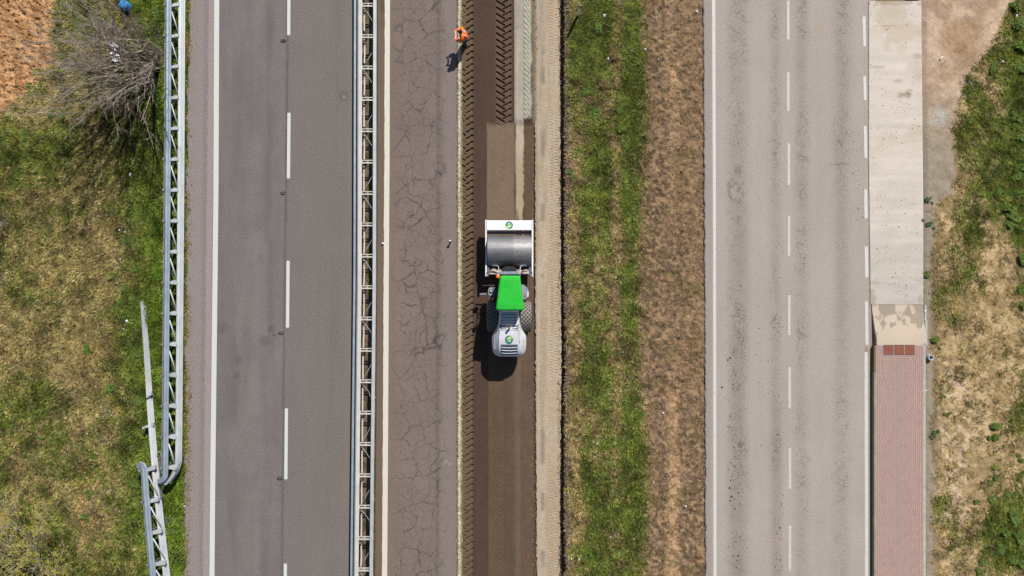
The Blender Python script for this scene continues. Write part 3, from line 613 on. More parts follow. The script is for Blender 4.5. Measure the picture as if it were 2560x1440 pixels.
def slant_barrier():
    t = empty('guardrail', W(400, 1300, 0))
    tag(t, 'slanting galvanised guardrail whose beam slopes down into the grass at its far end', 'guardrail', 'steel barriers along the left verge')
    fx = lambda y: float(np.interp(y, [752, 800, 860, 960, 1080, 1180, 1300, 1440, 1700], [362.5, 366, 371, 377, 385, 392, 404, 420, 448]))
    fz = lambda y: float(np.interp(y, [752, 800, 860, 960, 1080, 1180, 2400], [-.10, -.06, .0, .10, .26, .33, .33]))
    ys = [752, 775, 800, 830, 860, 900, 950, 1000, 1040, 1080, 1130, 1180, 1240, 1300, 1370, 1440, 1520, 1600, 1700]
    fw = lambda y: float(np.interp(y, [752, 1000, 1200], [0, 1.5, 4]))
    path = [W(fx(y) + fw(y), y, fz(y)) for y in ys]
    # the beam leans back as it goes down to its buried end
    mb = MB(); n = None; vs = []
    for i, p in enumerate(path):
        y = ys[i]; k = float(np.interp(y, [752, 960, 1200], [.45, .62, 1.0])); hh = .46 * k; tilt = float(np.interp(y, [752, 1180], [.75, .12]))
        d = (path[min(i + 1, len(path) - 1)] - path[max(i - 1, 0)]); d.z = 0; d.normalize(); sx = Vector((-d.y, d.x, 0))
        ring = []
        for a, u in beam_profile(.50, .09):
            u2 = u * k; ring.append(p + sx * (a * math.cos(tilt) - u2 * math.sin(tilt)) + Vector((0, 0, u2 * math.cos(tilt) + a * math.sin(tilt))))
        vs.append(ring)
    mb.loft(vs); mb.build('beam', m_galvw, t, angle=40)
    gx = lambda y: float(np.interp(y, [1168, 1180, 1260, 1340, 1440, 1700], [360, 363, 368.5, 375, 384, 409]))
    pts = [W(348.5, 1170, .86), W(349, 1164, .9), W(353, 1160, .96), W(358, 1162, 1.0), W(361, 1168, 1.0)] + [W(gx(y), y, 1.0) for y in (1180, 1220, 1260, 1300, 1340, 1390, 1440, 1520, 1600, 1700)]
    mb = MB(); mb.sweep(chan(.27, .10), pts); mb.build('top_rail', m_galv, t, angle=40)
    mb = MB(); mb.sweep([(-.02, -.05), (-.02, .05), (.02, .05), (.02, -.05)], [W(gx(y) - 9, y, .93) for y in (1180, 1260, 1340, 1440, 1560, 1700)]); mb.build('rear_rail', m_galvd, t)
    for k in range(7):
        y = 1176 + 79 * k; c = W(gx(y) - 2, y, .95); a = W(gx(y) + 7, y - 1, 1.0); b = W(fx(y) - 3, y - 9, .78)
        mb = MB(); post_c(mb, c.x, c.y, -.5, .99); mb.build('post', m_galvd, t)
        mb = MB(); mb.poly([(a.x - .06, a.y + .06), (b.x - .02, b.y + .12), (b.x + .05, b.y + .08), (b.x + .05, b.y - .10), (a.x - .06, a.y - .10)], .78, .93); mb.build('spacer', m_galvw, t)
        mb = MB(); mb.tube([W(gx(y + 12) + 7, y + 12, .98), W(fx(y + 62) - 3, y + 62, .8)], .034, 8); mb.build('brace', m_galvw, t, smooth=True)
        mb = MB(); p = W(gx(y) - 12, y, .98); mb.tube([p + Vector((-.08, 0, 0)), p + Vector((.05, 0, 0))], .04, 8); mb.box(p + Vector((.03, 0, .03)), (.06, .12, .12)); mb.build('bolt', m_galvd, t)
    for y, x in ((1066, 367), (988, 371)):
        a = W(x - 8 if y > 1000 else x - 2, y + 3, .5); b = W(fx(y), y - 3, .5)
        mb = MB(); mb.poly([(a.x, a.y - .04), (a.x, a.y + .04), (b.x, b.y + .14), (b.x, b.y - .05)], .40, .5); mb.box((a.x + .02, a.y, .2), (.08, .1, .8)); mb.build('spacer', m_galvw, t)
    mb = MB(); c = W(398, 1138, .5); mb.tube([c + Vector((.10 * math.cos(a), .16 * math.sin(a), 0)) for a in np.linspace(-.6, 3.4, 9)], .03, 6)
    mb.sweep([(-.01, -.12), (-.01, .12), (.01, .12), (.01, -.12)], [W(402, 1138, .5), W(403, 1165, .5), W(400, 1210, .5), W(404, 1245, .5)]); mb.build('end_loop', m_galvd, t)
def median_barrier():
    t = empty('guardrail', W(915, 700, 0)); tag(t, 'double galvanised median guardrail with cross spacers between the grey road and the cracked road', 'guardrail')
    f = lambda y: float(np.interp(y, [-800, 0, 700, 1440, 1900], [0, 0, -1.5, -9.5, -14]))
    ys = list(range(-800, 1900, 90))
    # top cap and traffic face of the left beam
    pl = [W(902 + f(y), y, .44) for y in ys]
    mb = MB(); mb.sweep([(-a, u) for a, u in beam_profile(.44, -.08)], pl); mb.build('beam', m_dust, t, angle=40)
    mb = MB(); mb.sweep([(-.10, 0), (-.10, .012), (-.085, .02), (.07, .02), (.085, .012), (.085, 0)], [W(900.5 + f(y), y, .90) for y in ys]); mb.build('cap_rail', m_dust, t)
    # low kerb beam on the left, in the shade of the upper one
    mb = MB(); mb.sweep([(-.155, -.09), (-.15, .03), (-.11, .055), (-.07, .055), (-.055, .035), (-.03, .035), (-.015, .055), (.09, .055), (.11, .03), (.11, -.09)], [W(890.5 + f(y), y, .40) for y in ys]); mb.build('kerb_beam', m_galv, t, angle=40)
    pr = [W(938 + f(y), y, .42) for y in ys]
    mb = MB(); mb.sweep([(-a, u) for a, u in beam_profile(.46, .085)], pr); mb.build('beam', m_galvw, t, angle=40)
    mb = MB(); mb.sweep([(-.03, 0), (-.03, .02), (.10, .02), (.115, .005), (.115, 0)], [W(938.8 + f(y), y, .885) for y in ys]); mb.build('cap_rail', m_galvw, t)
    rnd = random.Random(3)
    k = -7
    while 12 + 78.4 * k < 1750:
        y = 12 + 78.4 * k; fx = f(y)
        mb = MB()
        for dy in (-3.2, 3.2):
            a = W(905 + fx, y + dy, .80); b = W(937 + fx, y + dy, .80); mb.beam(a, b, .038 if dy < 0 else .06, .05)
        for px in (906, 921, 936): mb.box(W(px + fx, y + .3, .79), (.03, .15, .06))
        mb.build('spacer', m_dust, t)
        mb = MB(); a = W(917 + fx, y, 0); mb.box((a.x, a.y, .34), (.10, .007, .88)); mb.box((a.x - .05, a.y - .03, .34), (.006, .06, .88)); mb.box((a.x + .05, a.y - .03, .34), (.006, .06, .88)); mb.build('post', m_galvd, t)
        a, b = ((911, 937) if k % 2 == 0 else (936, 912)); m_ = rnd.uniform(.3, .6)
        p0 = W(a + fx, y + 8, .74); p2 = W(b + fx, y + 70, .74); p1 = p0.lerp(p2, m_) + Vector((.12 if k % 2 == 0 else .10, 0, -.12))
        mb = MB(); mb.tube([p0, p0.lerp(p1, .5) + Vector((.015, 0, 0)), p1, p1.lerp(p2, .5) + Vector((.012, 0, 0)), p2], .012, 6); mb.build('tie_wire', m_galvw, t, smooth=True)
        j = rnd.uniform(-2, 2)
        mb = MB(); mb.beam(W(911 + fx, y + 8, .55), W(911.5 + fx + j * .5, y + 40, .5), .07, .02); mb.beam(W(911.5 + fx + j * .5, y + 40, .5), W(911 + fx, y + 73, .55), .06, .02); mb.build('tension_strap', m_dust, t)
        k += 1
verge_barrier(); slant_barrier(); median_barrier()

# ================================================================== road roller
m_white = simple('white machine paint', (.72, .73, .75), .32, .5, var=.05, ns=2, coat=.4, dirt=((.45, .42, .38), .25))
m_green = simple('bright green roof paint', (.012, .40, .024), .45, .4, var=.08, ns=1.5, coat=.1, dirt=((.10, .36, .10), .35))
m_black = simple('black frame paint', (.012, .013, .015), .5, .4, var=.2, ns=4)
m_dark = simple('dark grey plastic', (.09, .11, .14), .5, .4, var=.2, ns=5)
m_mid = simple('grey blue casing', (.20, .23, .28), .5, .4, var=.15, ns=4)
m_glass = simple('tinted cab glass', (.012, .022, .035), .08, .6, var=.1, ns=2)
m_red = simple('red lamp lens', (.6, .03, .02), .25, .5); m_orange = simple('orange beacon lens', (.85, .16, .01), .25, .5)
m_pipe = simple('tan exhaust tip', (.55, .42, .25), .45, .5, .5, var=.15, ns=8)
m_beige = simple('dusty pale frame paint', (.55, .46, .40), .6, .4, var=.3, ns=5, dirt=((.30, .15, .08), .6))
def drum_mat():
    m = Mt('rolled drum steel', .5, .5, .6); o = m.obj()
    st = m.noise(2.2, 5, .65, v=o, sc3=(.5, 6, 6)); c = m.mix(m.mr(st, .3, .7), (.14, .14, .15), (.24, .235, .23))
    sx = m.n('ShaderNodeSeparateXYZ'); m.put(sx.inputs[0], o)
    right = m.mr(m.ma('ADD', sx.outputs[0], m.mr(m.noise(4, 3, .6, v=o), 0, 1, -.12, .12)), .14, .24)
    sp = m.ma('MULTIPLY', right, m.mr(m.noise(14, 5, .75, v=o), .45, .7, .1, .75)); c = m.mix(sp, c, (.44, .41, .38)); m.base(c)
    m.put(m.b.inputs['Roughness'], m.mr(m.noise(5, 4, .6, v=o), .3, .7, .46, .6)); return m.m
def tyre_mat():
    m = Mt('dusty tyre rubber', .85, .3); a = m.attr('tread', 'Fac')
    c = m.mix(a, (.060, .057, .053), (.40, .37, .32)); c = m.mix(m.mr(m.noise(6, 4, .6, v=m.obj()), .45, .75, 0, .5), c, (.12, .10, .08)); m.base(c); return m.m
def roller():
    t = empty('road_roller', (-.14, -.35, -.12)); t0 = t
    tag(t, 'white soil compactor roller with a green cab roof driving on the dug out dark bed', 'road roller')
    X0 = -.13; ZB = -.12
    # --- drum
    cy = W(1274, 627, .70).y; cx = W(1274, 627, .7).x; r = .76; zc = ZB + r; hw = 1.075; n = 96
    prof = [(-hw, .0), (-hw + .01, r - .10), (-hw, r - .015), (-hw + .012, r), (-.5, r), (0, r), (.5, r), (hw - .012, r), (hw, r - .015), (hw - .01, r - .10), (hw, 0)]
    prof = [(a, b) for a, b in prof if b > .02]
    rings = [[Vector((cx + a, cy + math.cos(2 * math.pi * k / n) * b, zc + math.sin(2 * math.pi * k / n) * b)) for k in range(n)] for a, b in prof]
    mb = MB(); mb.loft(rings); drum = mb.build('drum', drum_mat(), t, angle=30, org=(cx, cy, zc))
    mb = MB()
    for s in (-1, 1): mb.tube([(cx + s * hw * .98, cy, zc), (cx + s * (hw + .06), cy, zc)], .28, 24)
    mb.build('drum_hub', m_black, drum)
    # --- drum frame
    zt = 1.06; yf = W(0, 550, zt).y; yi = W(0, 576.5, zt).y; yr = W(0, 692, zt).y; xl = W(1213.2, 0, zt).x; xr = W(1333.2, 0, zt).x
    mb = MB(); mb.box(((xl + xr) / 2, (yf + yi) / 2 , zt - .17), (xr - xl - .06, yf - yi - .03, .34), bev=.02)
    fr = mb.build('front_crossbeam', m_white, t, angle=40)
    mb = MB(); mb.box(((xl + xr) / 2, yi - .035, zt - .20), (xr - xl - .16, .05, .10)); mb.box(((xl + xr) / 2, yi - .10, zt - .30), (xr - xl - .14, .10, .03)); mb.build('scraper_bar', simple('purple grey scraper', (.16, .11, .13), .6), t)
    for s, x in ((-1, xl), (1, xr)):
        xx = x - s * .035
        pts = [(yf + .01, zt), (yi - .1, zt), (cy + .2, zt - .02), (yr + .5, zt - .10), (yr, zt - .10), (yr, .55), (cy, .35), (cy + .55, .45), (yf + .01, .72)]
        mb = MB(); k = len(pts); vs = [(xx - .035, a, b) for a, b in pts] + [(xx + .035, a, b) for a, b in pts]
        mb.add(vs, [tuple(range(k)), tuple(range(k, 2 * k))[::-1]] + [(i, (i + 1) % k, k + (i + 1) % k, k + i) for i in range(k)])
        mb.box((xx - s * .05, yr + .12, zt - .16), (.10, .2, .12), bev=.01); mb.build('side_plate', m_white, t)
        mb = MB(); mb.box((xx - s * .09, yr + .28, zt - .16), (.16, .34, .12), bev=.02); mb.tube([(xx - s * .05, yr + .06, zt - .06), (xx - s * .05, yr + .06, zt + .0)], .05, 12); mb.build('frame_bracket', m_dark, t)
    yb = W(0, 681, .95).y
    mb = MB(); mb.box((X0, yb, .82), (2.2, .20, .2), bev=.02); mb.build('rear_crossbeam', m_beige, t, angle=40)
    mb = MB(); mb.box((X0, yb + .125, .90), (1.15, .03, .05)); mb.build('orange_edge', simple('orange rusty steel', (.5, .20, .07), .7), t)
    mb = MB(); mb.box((X0, yb - .02, .95), (.9, .16, .12), bev=.015); mb.build('pivot_housing', m_mid, t, angle=40)
    for a, b in (((-.85, .06), (-.55, -.02)), ((-.62, .07), (-1.0, .02)), ((.6, .05), (.95, .10)), ((.55, -.04), (.98, -.08)), ((-.95, .1), (-.6, .12))):
        mb = MB(); p = Vector((X0 + a[0], yb + a[1], .95)); q = Vector((X0 + b[0], yb + b[1], .93)); mb.tube([p, p.lerp(q, .5) + Vector((0, .05, .08)), q], .022, 7); mb.build('hose', m_beige, t, smooth=True)
    # --- chassis
    mb = MB(); mb.box((X0, -.2, .75), (.72, 2.4, .5), bev=.04); mb.box((X0, .75, .72), (.5, .7, .42), bev=.03); mb.box((X0, -2.2, .70), (1.0, 1.9, .5), bev=.04); mb.tube([(X0 - .98, -1.30, .64), (X0 + .98, -1.30, .64)], .14, 16); mb.build('chassis', m_black, t, angle=40)
    # --- rear wheels
    yt = W(0, 791, .9).y; rt = .76; nn = 220
    for s in (-1, 1):
        xc = (W(1217, 791, .9).x + .30) if s < 0 else (W(1329.5, 791, .9).x - .30)
        cr = []; mm = 34
        for i in range(mm + 1):
            u = -1 + 2 * i / mm; wv = .30 * u; rr = rt - .03 * abs(u) ** 2 - .075 * max(0, abs(u) - .80) / .2; cr.append((wv, rr, abs(u) < .93))
        cr = [(-.26, .36, False), (-.31, .48, False), (-.315, .60, False)] + cr + [(.315, .60, False), (.31, .48, False), (.26, .36, False)]
        vs = []; tr = []
        for a, rr, on in cr:
            for k in range(nn):
                th = 2 * math.pi * k / nn; L = th / (2 * math.pi) * 24; q = a / .6 * 3.2
                d1 = abs((L + q) % 1 - .5) * 2; d2 = abs((L - q) % 1 - .5) * 2; g = 1 if (on and min(1 - d1, 1 - d2) < .15) else 0
                R_ = rr + (.014 if (on and not g) else 0) - (.0 if not g else .01); vs.append((xc + a, yt + math.cos(th) * R_, ZB + rt + math.sin(th) * R_)); tr.append(g)
        fs = [(i * nn + k, i * nn + (k + 1) % nn, (i + 1) * nn + (k + 1) % nn, (i + 1) * nn + k) for i in range(len(cr) - 1) for k in range(nn)]
        mb = MB(); mb.add(vs, fs); ty = mb.build('tyre', tyre_mat(), None, smooth=True, org=(xc, yt, ZB + rt))
        at = ty.data.attributes.new('tread', 'FLOAT', 'POINT'); at.data.foreach_set('value', np.array(tr, np.float32))
        mb = MB(); mb.tube([(xc - .2, yt, ZB + rt), (xc + .2, yt, ZB + rt)], .37, 32); mb.tube([(xc + s * .2, yt, ZB + rt), (xc + s * .27, yt, ZB + rt)], .15, 20); rim = mb.build('rim', m_white, None, angle=40)
        wh = empty('wheel', (xc, yt, ZB + rt)); wh.parent = t; wh.matrix_parent_inverse = t.matrix_basis.inverted()
        for c in (ty, rim): c.parent = wh; c.matrix_parent_inverse = wh.matrix_basis.inverted()
        # step / tank beside the cab
        if s < 0:
            mb = MB(); mb.box((W(1232, 0, 1.15).x, W(0, 731, 1.15).y, .95), (.40, .52, .42), bev=.07); sp = mb.build('step_box', m_dark, t, angle=40)
            mb = MB(); c = W(1226, 729, 1.25); mb.tube([c + Vector((.10 * math.cos(a) , .17 * math.sin(a), 0)) for a in np.linspace(.4, 5.4, 14)], .022, 7); mb.tube([c + Vector((.0, -.02, -.1)), c + Vector((.02, .05, .0))], .06, 10); mb.build('handrail', m_galvw, t, smooth=True)
            mb = MB(); c = W(1208, 735, .5); mb.box(c, (.34, .06, .03)); mb.build('step_tread', m_mid, t)
        else:
            y = W(0, 730, 1.2).y; x = W(1309, 0, 1.2).x; pts = [(x - .15, y + .36), (x + .02, y + .35), (x + .17, y + .22), (x + .26, y + .02), (x + .26, y - .18), (x + .17, y - .30), (x - .15, y - .36)]
            mb = MB(); mb.poly(pts, .80, 1.18); mb.build('tank_cover', m_mid, t)
            mb = MB(); mb.box((x + .20, y - .12, 1.20), (.05, .26, .05), bev=.01); mb.build('marker_strip', m_white, t)
            mb = MB(); mb.box((x + .05, y - .18, 1.20), (.06, .08, .05), bev=.01); mb.build('tail_lamp', m_red, t)
            mb = MB(); mb.box((x + .245, y - .06, 1.19), (.04, .10, .04), bev=.01); mb.build('marker_lamp', m_orange, t)
    # --- cab
    def rr(hx0, y0, hx1, y1, z, r=.09, n=5):      # rounded trapezoid ring: front edge y0 half-width hx0, rear edge y1 half-width hx1
        cs = [(hx0, y0, 0), (-hx0, y0, 90), (-hx1, y1, 180), (hx1, y1, 270)]; out = []
        for x, y, a0 in cs:
            sx = 1 if x > 0 else -1; sy = -1 if a0 < 180 else 1
            for i in range(n + 1):
                a = R(a0 + 90 * i / n); out.append(Vector((XC + x - sx * r + r * math.cos(a), y + sy * r + r * math.sin(a), z)))
        return out
    XC = W(1275.2, 0, 2.95).x
    yF = W(0, 690, 2.92).y; yR = W(0, 775.5, 2.9).y
    mb = MB(); mb.loft([rr(.42, yF - .10, .52, yR + .22, 1.0), rr(.47, yF - .03, .60, yR + .12, 1.5), rr(.455, yF - .06, .60, yR + .10, 2.80)]); mb.build('cab_glass', m_glass, t, angle=30)
    for sx_, y, hx in ((-1, yF - .05, .455), (1, yF - .05, .455), (-1, yR + .12, .60), (1, yR + .12, .60), (-1, -.28, .545), (1, -.28, .545)):
        mb = MB(); mb.beam((XC + sx_ * (hx + .005), y, 1.0), (XC + sx_ * (hx + .005), y, 2.82), .07, .06); mb.build('pillar', m_black, t)
    mb = MB(); mb.loft([rr(.455, yF, .63, yR, 2.80, .10), rr(.475, yF + .015, .645, yR - .01, 2.84, .11), rr(.475, yF + .015, .645, yR - .01, 2.90, .11), rr(.43, yF - .05, .605, yR + .05, 2.955, .11), rr(.41, yF - .14, .58, yR + .17, 2.965, .08)])
    rf = mb.build('cab_roof', m_green, t, angle=25)
    mb = MB(); mb.loft([rr(.395, yF - .17, .565, yR + .20, 2.96, .06), rr(.385, yF - .18, .555, yR + .21, 2.975, .06)]); p = mb.build('roof_panel', m_green, rf, angle=25); 
    mb = MB(); 
    for sx_ in (-1, 1): mb.tube([(XC + sx_ * .50, -.40, 2.95), (XC + sx_ * .50, -.40, 2.982)], .018, 8)
    mb.build('roof_bolt', m_black, rf)
    mb = MB(); mb.loft([[Vector((XC + a, yR + b, z)) for a, b in ((-.42, -.01), (.42, -.01), (.38, -.06), (-.38, -.06))] for z in (2.80, 2.88)]); mb.box((XC + .02, yR - .06, 2.80), (.12, .08, .08), bev=.02); mb.build('roof_trim', m_dark, rf)
    b = W(1245, 691, 2.9); mb = MB(); mb.tube([b + Vector((0, 0, -.12)), b + Vector((0, 0, -.02)), b + Vector((0, 0, .0)), b + Vector((0, 0, .10)), b + Vector((0, 0, .13))], [.05, .05, .085, .085, .03], 18); mb.box(b + Vector((.05, -.02, -.12)), (.16, .04, .04)); mb.build('beacon', m_orange, t, angle=40)
    for s in (-1, 1):
        x1 = 1247 if s < 0 else 1300
        p0 = W(x1, 692, 2.75); p1 = W(x1 - s * 0, 676, 2.62); p2 = W(x1 - s * -1 + 0, 667, 2.55); p3 = W(x1 + s * 3, 664, 2.5); p4 = W(x1 + s * 11, 664, 2.45)
        mb = MB(); mb.tube([p0, p1, p2, p3, p4], .025, 8); arm = mb.build('mirror_arm', m_galv, t, smooth=True)
        c = W(x1 + s * 10, 664.5, 2.35); mb = MB(); mb.box(c, (.26, .10, .34), bev=.04); mb.build('mirror_head', m_dark, arm)
        c = W(x1 - s * 4, 678, 2.3)
    # rear work mirror seen in the shadow
    a = Vector((XC - .60, yR + .15, 2.2)); mb = MB(); mb.tube([a, a + Vector((-.16, .06, .05)), a + Vector((-.22, .10, -.05))], .02, 7); arm = mb.build('mirror_arm', m_black, t, smooth=True)
    mb = MB(); mb.box(a + Vector((-.17, .10, -.22)), (.12, .05, .22), bev=.02); mb.build('mirror_head', m_dark, arm)
    # --- hood
    XH = W(1272.6, 0, 1.6).x
    #        photo y, half width at the flank (px), half width of the raised top (px), top z, flank z
    S = [(774, 25, 23.5, 1.98, 1.50), (791, 25.5, 23.5, 1.98, 1.48), (807, 27.5, 24, 1.97, 1.45), (820, 31, 24.5, 1.96, 1.42), (830, 36.5, 25, 1.94, 1.40), (839, 42.3, 25.5, 1.92, 1.38), (846, 43.2, 26, 1.90, 1.37), (860, 43, 26, 1.83, 1.35), (874, 41.8, 25.5, 1.72, 1.32), (883, 39, 24, 1.60, 1.28), (888.5, 34, 21, 1.48, 1.22), (892, 25, 16, 1.32, 1.12)]
    rings = []
    for y, wf, wt, zt_, zf in S:
        a = wf / 51.9; b = wt / 52.8; Y = W(0, y, zf).y
        Yt = W(0, y - (1.5 if y > 880 else 0), zt_).y
        half = [(a - .02, .80), (a, 1.0), (a, zf - .08), (a - .025, zf), (a * .5 + b * .5 - .01, (zf + zt_) / 2 + .04), (b + .02, zt_ - .06), (b - .02, zt_ - .012), (b * .55, zt_)]
        ring = [Vector((XH + x, Y if z < zf + .01 else Y * .4 + Yt * .6, z)) for x, z in half] + [Vector((XH - x, Y if z < zf + .01 else Y * .4 + Yt * .6, z)) for x, z in half[::-1]]
        rings.append(ring)
    mb = MB(); mb.loft(rings); hd = mb.build('hood', simple('grey white bonnet paint', (.60, .61, .63), .34, .5, var=.06, ns=2, coat=.35, dirt=((.36, .33, .29), .35)), t, angle=28)
    hz = lambda y: float(np.interp(y, [s_[0] for s_ in S], [s_[3] for s_ in S]))
    m_slot = simple('black vent slot', (.015, .018, .022), .7, .3)
    def slot(x0, x1, y, wd=.035):
        z = hz(y); a = W(x0, y, z); b = W(x1, y, z); mb = MB(); mb.box(((a.x + b.x) / 2, a.y, z - .010), (b.x - a.x, wd, .03), bev=.006); mb.build('vent_slot', m_slot, hd)
    for i, y in enumerate((786.6, 793.5, 800.5, 807)): slot(1255.5 - i * .6, 1290.5 + i * .6, y)
    for y in (815.5, 822):
        for x0, x1, sgn in ((1253, 1266.5, -1), (1280.5, 1294, 1)):
            slot(x0, x1, y, .045); z = hz(y - 3); a = W(x0 if sgn < 0 else x1, y, z - .005); b = W((x0 - 2.3) if sgn < 0 else (x1 + 1.8), y - 4.8, z - .005); mb = MB(); mb.beam(a, b, .045, .03); mb.build('vent_slot', m_slot, hd)
    seam = MB()
    for x0, y0, x1, y1 in ((1249, 826, 1296.5, 826), (1249, 826, 1246.5, 858), (1296.5, 826, 1299, 858)):
        seam.beam(W(x0, y0, hz(y0) - .004), W(x1, y1, hz(y1) - .004), .018, .02)
    seam.build('panel_seam', simple('seam grey', (.16, .17, .19), .6), hd)
    for sx_ in (-1, 1):
        mb = MB(); mb.beam((XH + sx_ * .70, W(0, 848, 1.5).y, 1.595), (XH + sx_ * .68, W(0, 872, 1.45).y, 1.535), .05, .03, bev=.008); mb.build('flank_highlight', m_galvw, hd)  # pale raised strips paint a highlight along each bonnet flank
    # exhaust pipe
    p = W(1273, 823, 1.95); mb = MB(); top = W(1273.2, 817, 2.28); mb.tube([p + Vector((0, 0, -.03)), p + Vector((0, .03, .1)), top], [.055, .055, .06], 14); ex = mb.build('exhaust_pipe', m_pipe, t, smooth=True)
    mb = MB(); mb.tube([top + Vector((0, .02, .0)), top + Vector((0, .02, .012))], .045, 12); mb.build('pipe_mouth', m_black, ex)
    # rear grille
    g0 = W(1251.5, 860.5, 1.835); g1_ = W(1294.5, 887, 1.53)
    n_ = 6; mb = MB(); gy = [861, 868, 874, 880, 884.5, 887]
    top_r = []; bot = []
    rows = []
    for y in gy:
        z = hz(y) + .012; a = W(1251.8, y, z); b = W(1294.2, y, z); rows.append([a, b])
    vs = [v for r_ in rows for v in r_] + [v - Vector((0, 0, .05)) for r_ in rows for v in r_]; k = len(rows) * 2
    fs = [(2 * i, 2 * i + 1, 2 * i + 3, 2 * i + 2) for i in range(len(rows) - 1)] + [(k + 2 * i, k + 2 * i + 2, k + 2 * i + 3, k + 2 * i + 1) for i in range(len(rows) - 1)] + [(2 * i, 2 * i + 2, k + 2 * i + 2, k + 2 * i) for i in range(len(rows) - 1)] + [(2 * i + 1, k + 2 * i + 1, k + 2 * i + 3, 2 * i + 3) for i in range(len(rows) - 1)] + [(0, k, k + 1, 1), (k - 2, k - 1, 2 * k - 1, 2 * k - 2)]
    mb.add(vs, fs); gr = mb.build('grille', simple('grey grille frame', (.17, .20, .25), .5), hd)
    for i, y in enumerate((864.6, 871.8, 878.6, 884.6)):
        z = hz(y) + .016; mb = MB(); pts = [W(1254 + 38 * u, y + 1.2 * (1 - (2 * u - 1) ** 2), z) for u in np.linspace(0, 1, 7)]
        for a, b in zip(pts, pts[1:]): mb.beam(a, b, .06, .012)
        mb.build('grille_slot', m_slot, gr)
        if i < 3:
            y2 = y + 3.5; z = hz(y2) + .026; mb = MB(); pts = [W(1254 + 38 * u, y2 + 1.2 * (1 - (2 * u - 1) ** 2), z) for u in np.linspace(0, 1, 7)]
            for a, b in zip(pts, pts[1:]): mb.beam(a, b, .045, .02)
            mb.build('grille_bar', simple('pale grille bar', (.42, .47, .55), .45), gr)
    # --- round emblems
    E = [simple('emblem green', (.015, .25, .09), .5), simple('emblem lime', (.36, .50, .03), .5), simple('emblem teal', (.02, .16, .20), .5), simple('emblem pale', (.62, .66, .60), .5)]
    def emblem(c, r, flip, par):
        mb = MB(); zz = c.z; sl = 0 if flip > 0 else .145
        def P_(pts, h, mi): mb.poly([(c.x + flip * x * r, c.y + flip * y * r) for x, y in (pts if flip > 0 else pts)], zz - .012, zz + h, mi)
        circ = [(math.cos(a), math.sin(a)) for a in np.linspace(0, 2 * math.pi, 40, endpoint=False)]
        P_(circ, .001, 0)
        P_([(math.cos(a), math.sin(a)) for a in np.linspace(R(100), R(200), 14)] + [(-.55, -.05), (-.1, .35), (0, .7)], .002, 2)
        P_([(math.cos(a) * .97, math.sin(a) * .97) for a in np.linspace(R(185), R(265), 14)] + [(.05, -.62), (-.35, -.5), (-.6, -.22)], .003, 1)
        P_([(-.75, -.02), (-.3, -.02), (.1, .12), (.45, .22), (.72, .08), (.5, .42), (.1, .38), (-.3, .14)], .004, 1)
        P_([(.62, .05), (.3, -.1), (-.1, -.12), (-.42, -.3), (-.3, -.5), (.1, -.55), (.45, -.35)], .005, 3)
        P_([(.05, .62), (-.25, .52), (-.45, .25), (-.2, .2), (.05, .38)], .006, 3)
        P_([(math.cos(a) * 1.0, math.sin(a) * 1.0) for a in np.linspace(R(-75), R(0), 12)] + [(.8, -.05), (.62, -.4), (.3, -.68)], .007, 2)
        mb.v = [(x, y, z + (y - c.y) * sl * 1.15) for x, y, z in mb.v]; mb.build('emblem', E, par)
    emblem(W(1272.8, 563, zt + .001), .185, 1, fr)
    emblem(W(1273, 848.5, hz(848.5) + .022), .19, -1, hd)
roller()


# ================================================================== small stuff on the ground
def zat(zf, px, py): return zf(px, py)
m_leaf = Mt('grass blades', .8, .15); m_leaf.base(m_leaf.attr('col')); m_leaf = m_leaf.m
def blades(name, n, x0, x1, y0, y1, dens, zf, colf, L=.13, Wd=.018, per=14, seed=1, rad=3.5, label='', cat='grass', up=(8, 50)):
    """n tufts, each of `per` narrow blades leaning outwards from its root"""
    rg = np.random.RandomState(seed); tx = rg.uniform(x0, x1, n); ty = rg.uniform(y0, y1, n); keep = rg.rand(n) < dens(tx, ty); tx = tx[keep]; ty = ty[keep]
    c = colf(tx, ty, rg); k = len(tx); ex = lambda a: np.repeat(a, per)
    bx = ex(tx) + rg.normal(0, rad, k * per); by = ex(ty) + rg.normal(0, rad, k * per); bz = zf(bx, by) - .01
    a = rg.uniform(0, 2 * math.pi, k * per); el = np.radians(rg.uniform(up[0], up[1], k * per)); ln = L * rg.uniform(.5, 1.4, k * per) * ex(rg.uniform(.7, 1.3, k)); wd = Wd * rg.uniform(.7, 1.3, k * per)
    P = np.stack([(bx - 1280) / 50, (720 - by) / 50, bz], -1); T = P + np.stack([np.cos(a) * np.cos(el) * ln, np.sin(a) * np.cos(el) * ln, np.sin(el) * ln], -1)
    S = np.stack([-np.sin(a) * wd, np.cos(a) * wd, np.zeros_like(a)], -1) * .5; M_ = (P + T) / 2 + np.array([0, 0, 1]) * (ln * .12)[:, None]
    co = np.stack([P - S, P + S, M_ + S * .8, T, M_ - S * .8], 1).reshape(-1, 3)
    col = np.repeat(np.repeat(c, per, 0) * rg.uniform(.75, 1.3, (k * per, 1)), 5, 0)
    q = np.arange(k * per * 5).reshape(-1, 5)
    me = np_mesh(name, co, q, col, None, m_leaf); o = link(bpy.data.objects.new(name, me)); tag(o, label, cat, kind='stuff'); return o
def pal(rows):
    rows = [A3(*r) for r in rows]
    def f(tx, ty, rg, g=None):
        i = rg.randint(0, len(rows), len(tx)); return np.array(rows)[i]
    return f
greens = np.array([A3(112, 130, 52), A3(142, 152, 70), A3(96, 118, 50), A3(160, 160, 84), A3(122, 140, 82), A3(150, 154, 62)]); straws = np.array([A3(204, 180, 120), A3(190, 168, 108), A3(216, 196, 148), A3(160, 148, 92), A3(182, 158, 112), A3(172, 150, 108)])
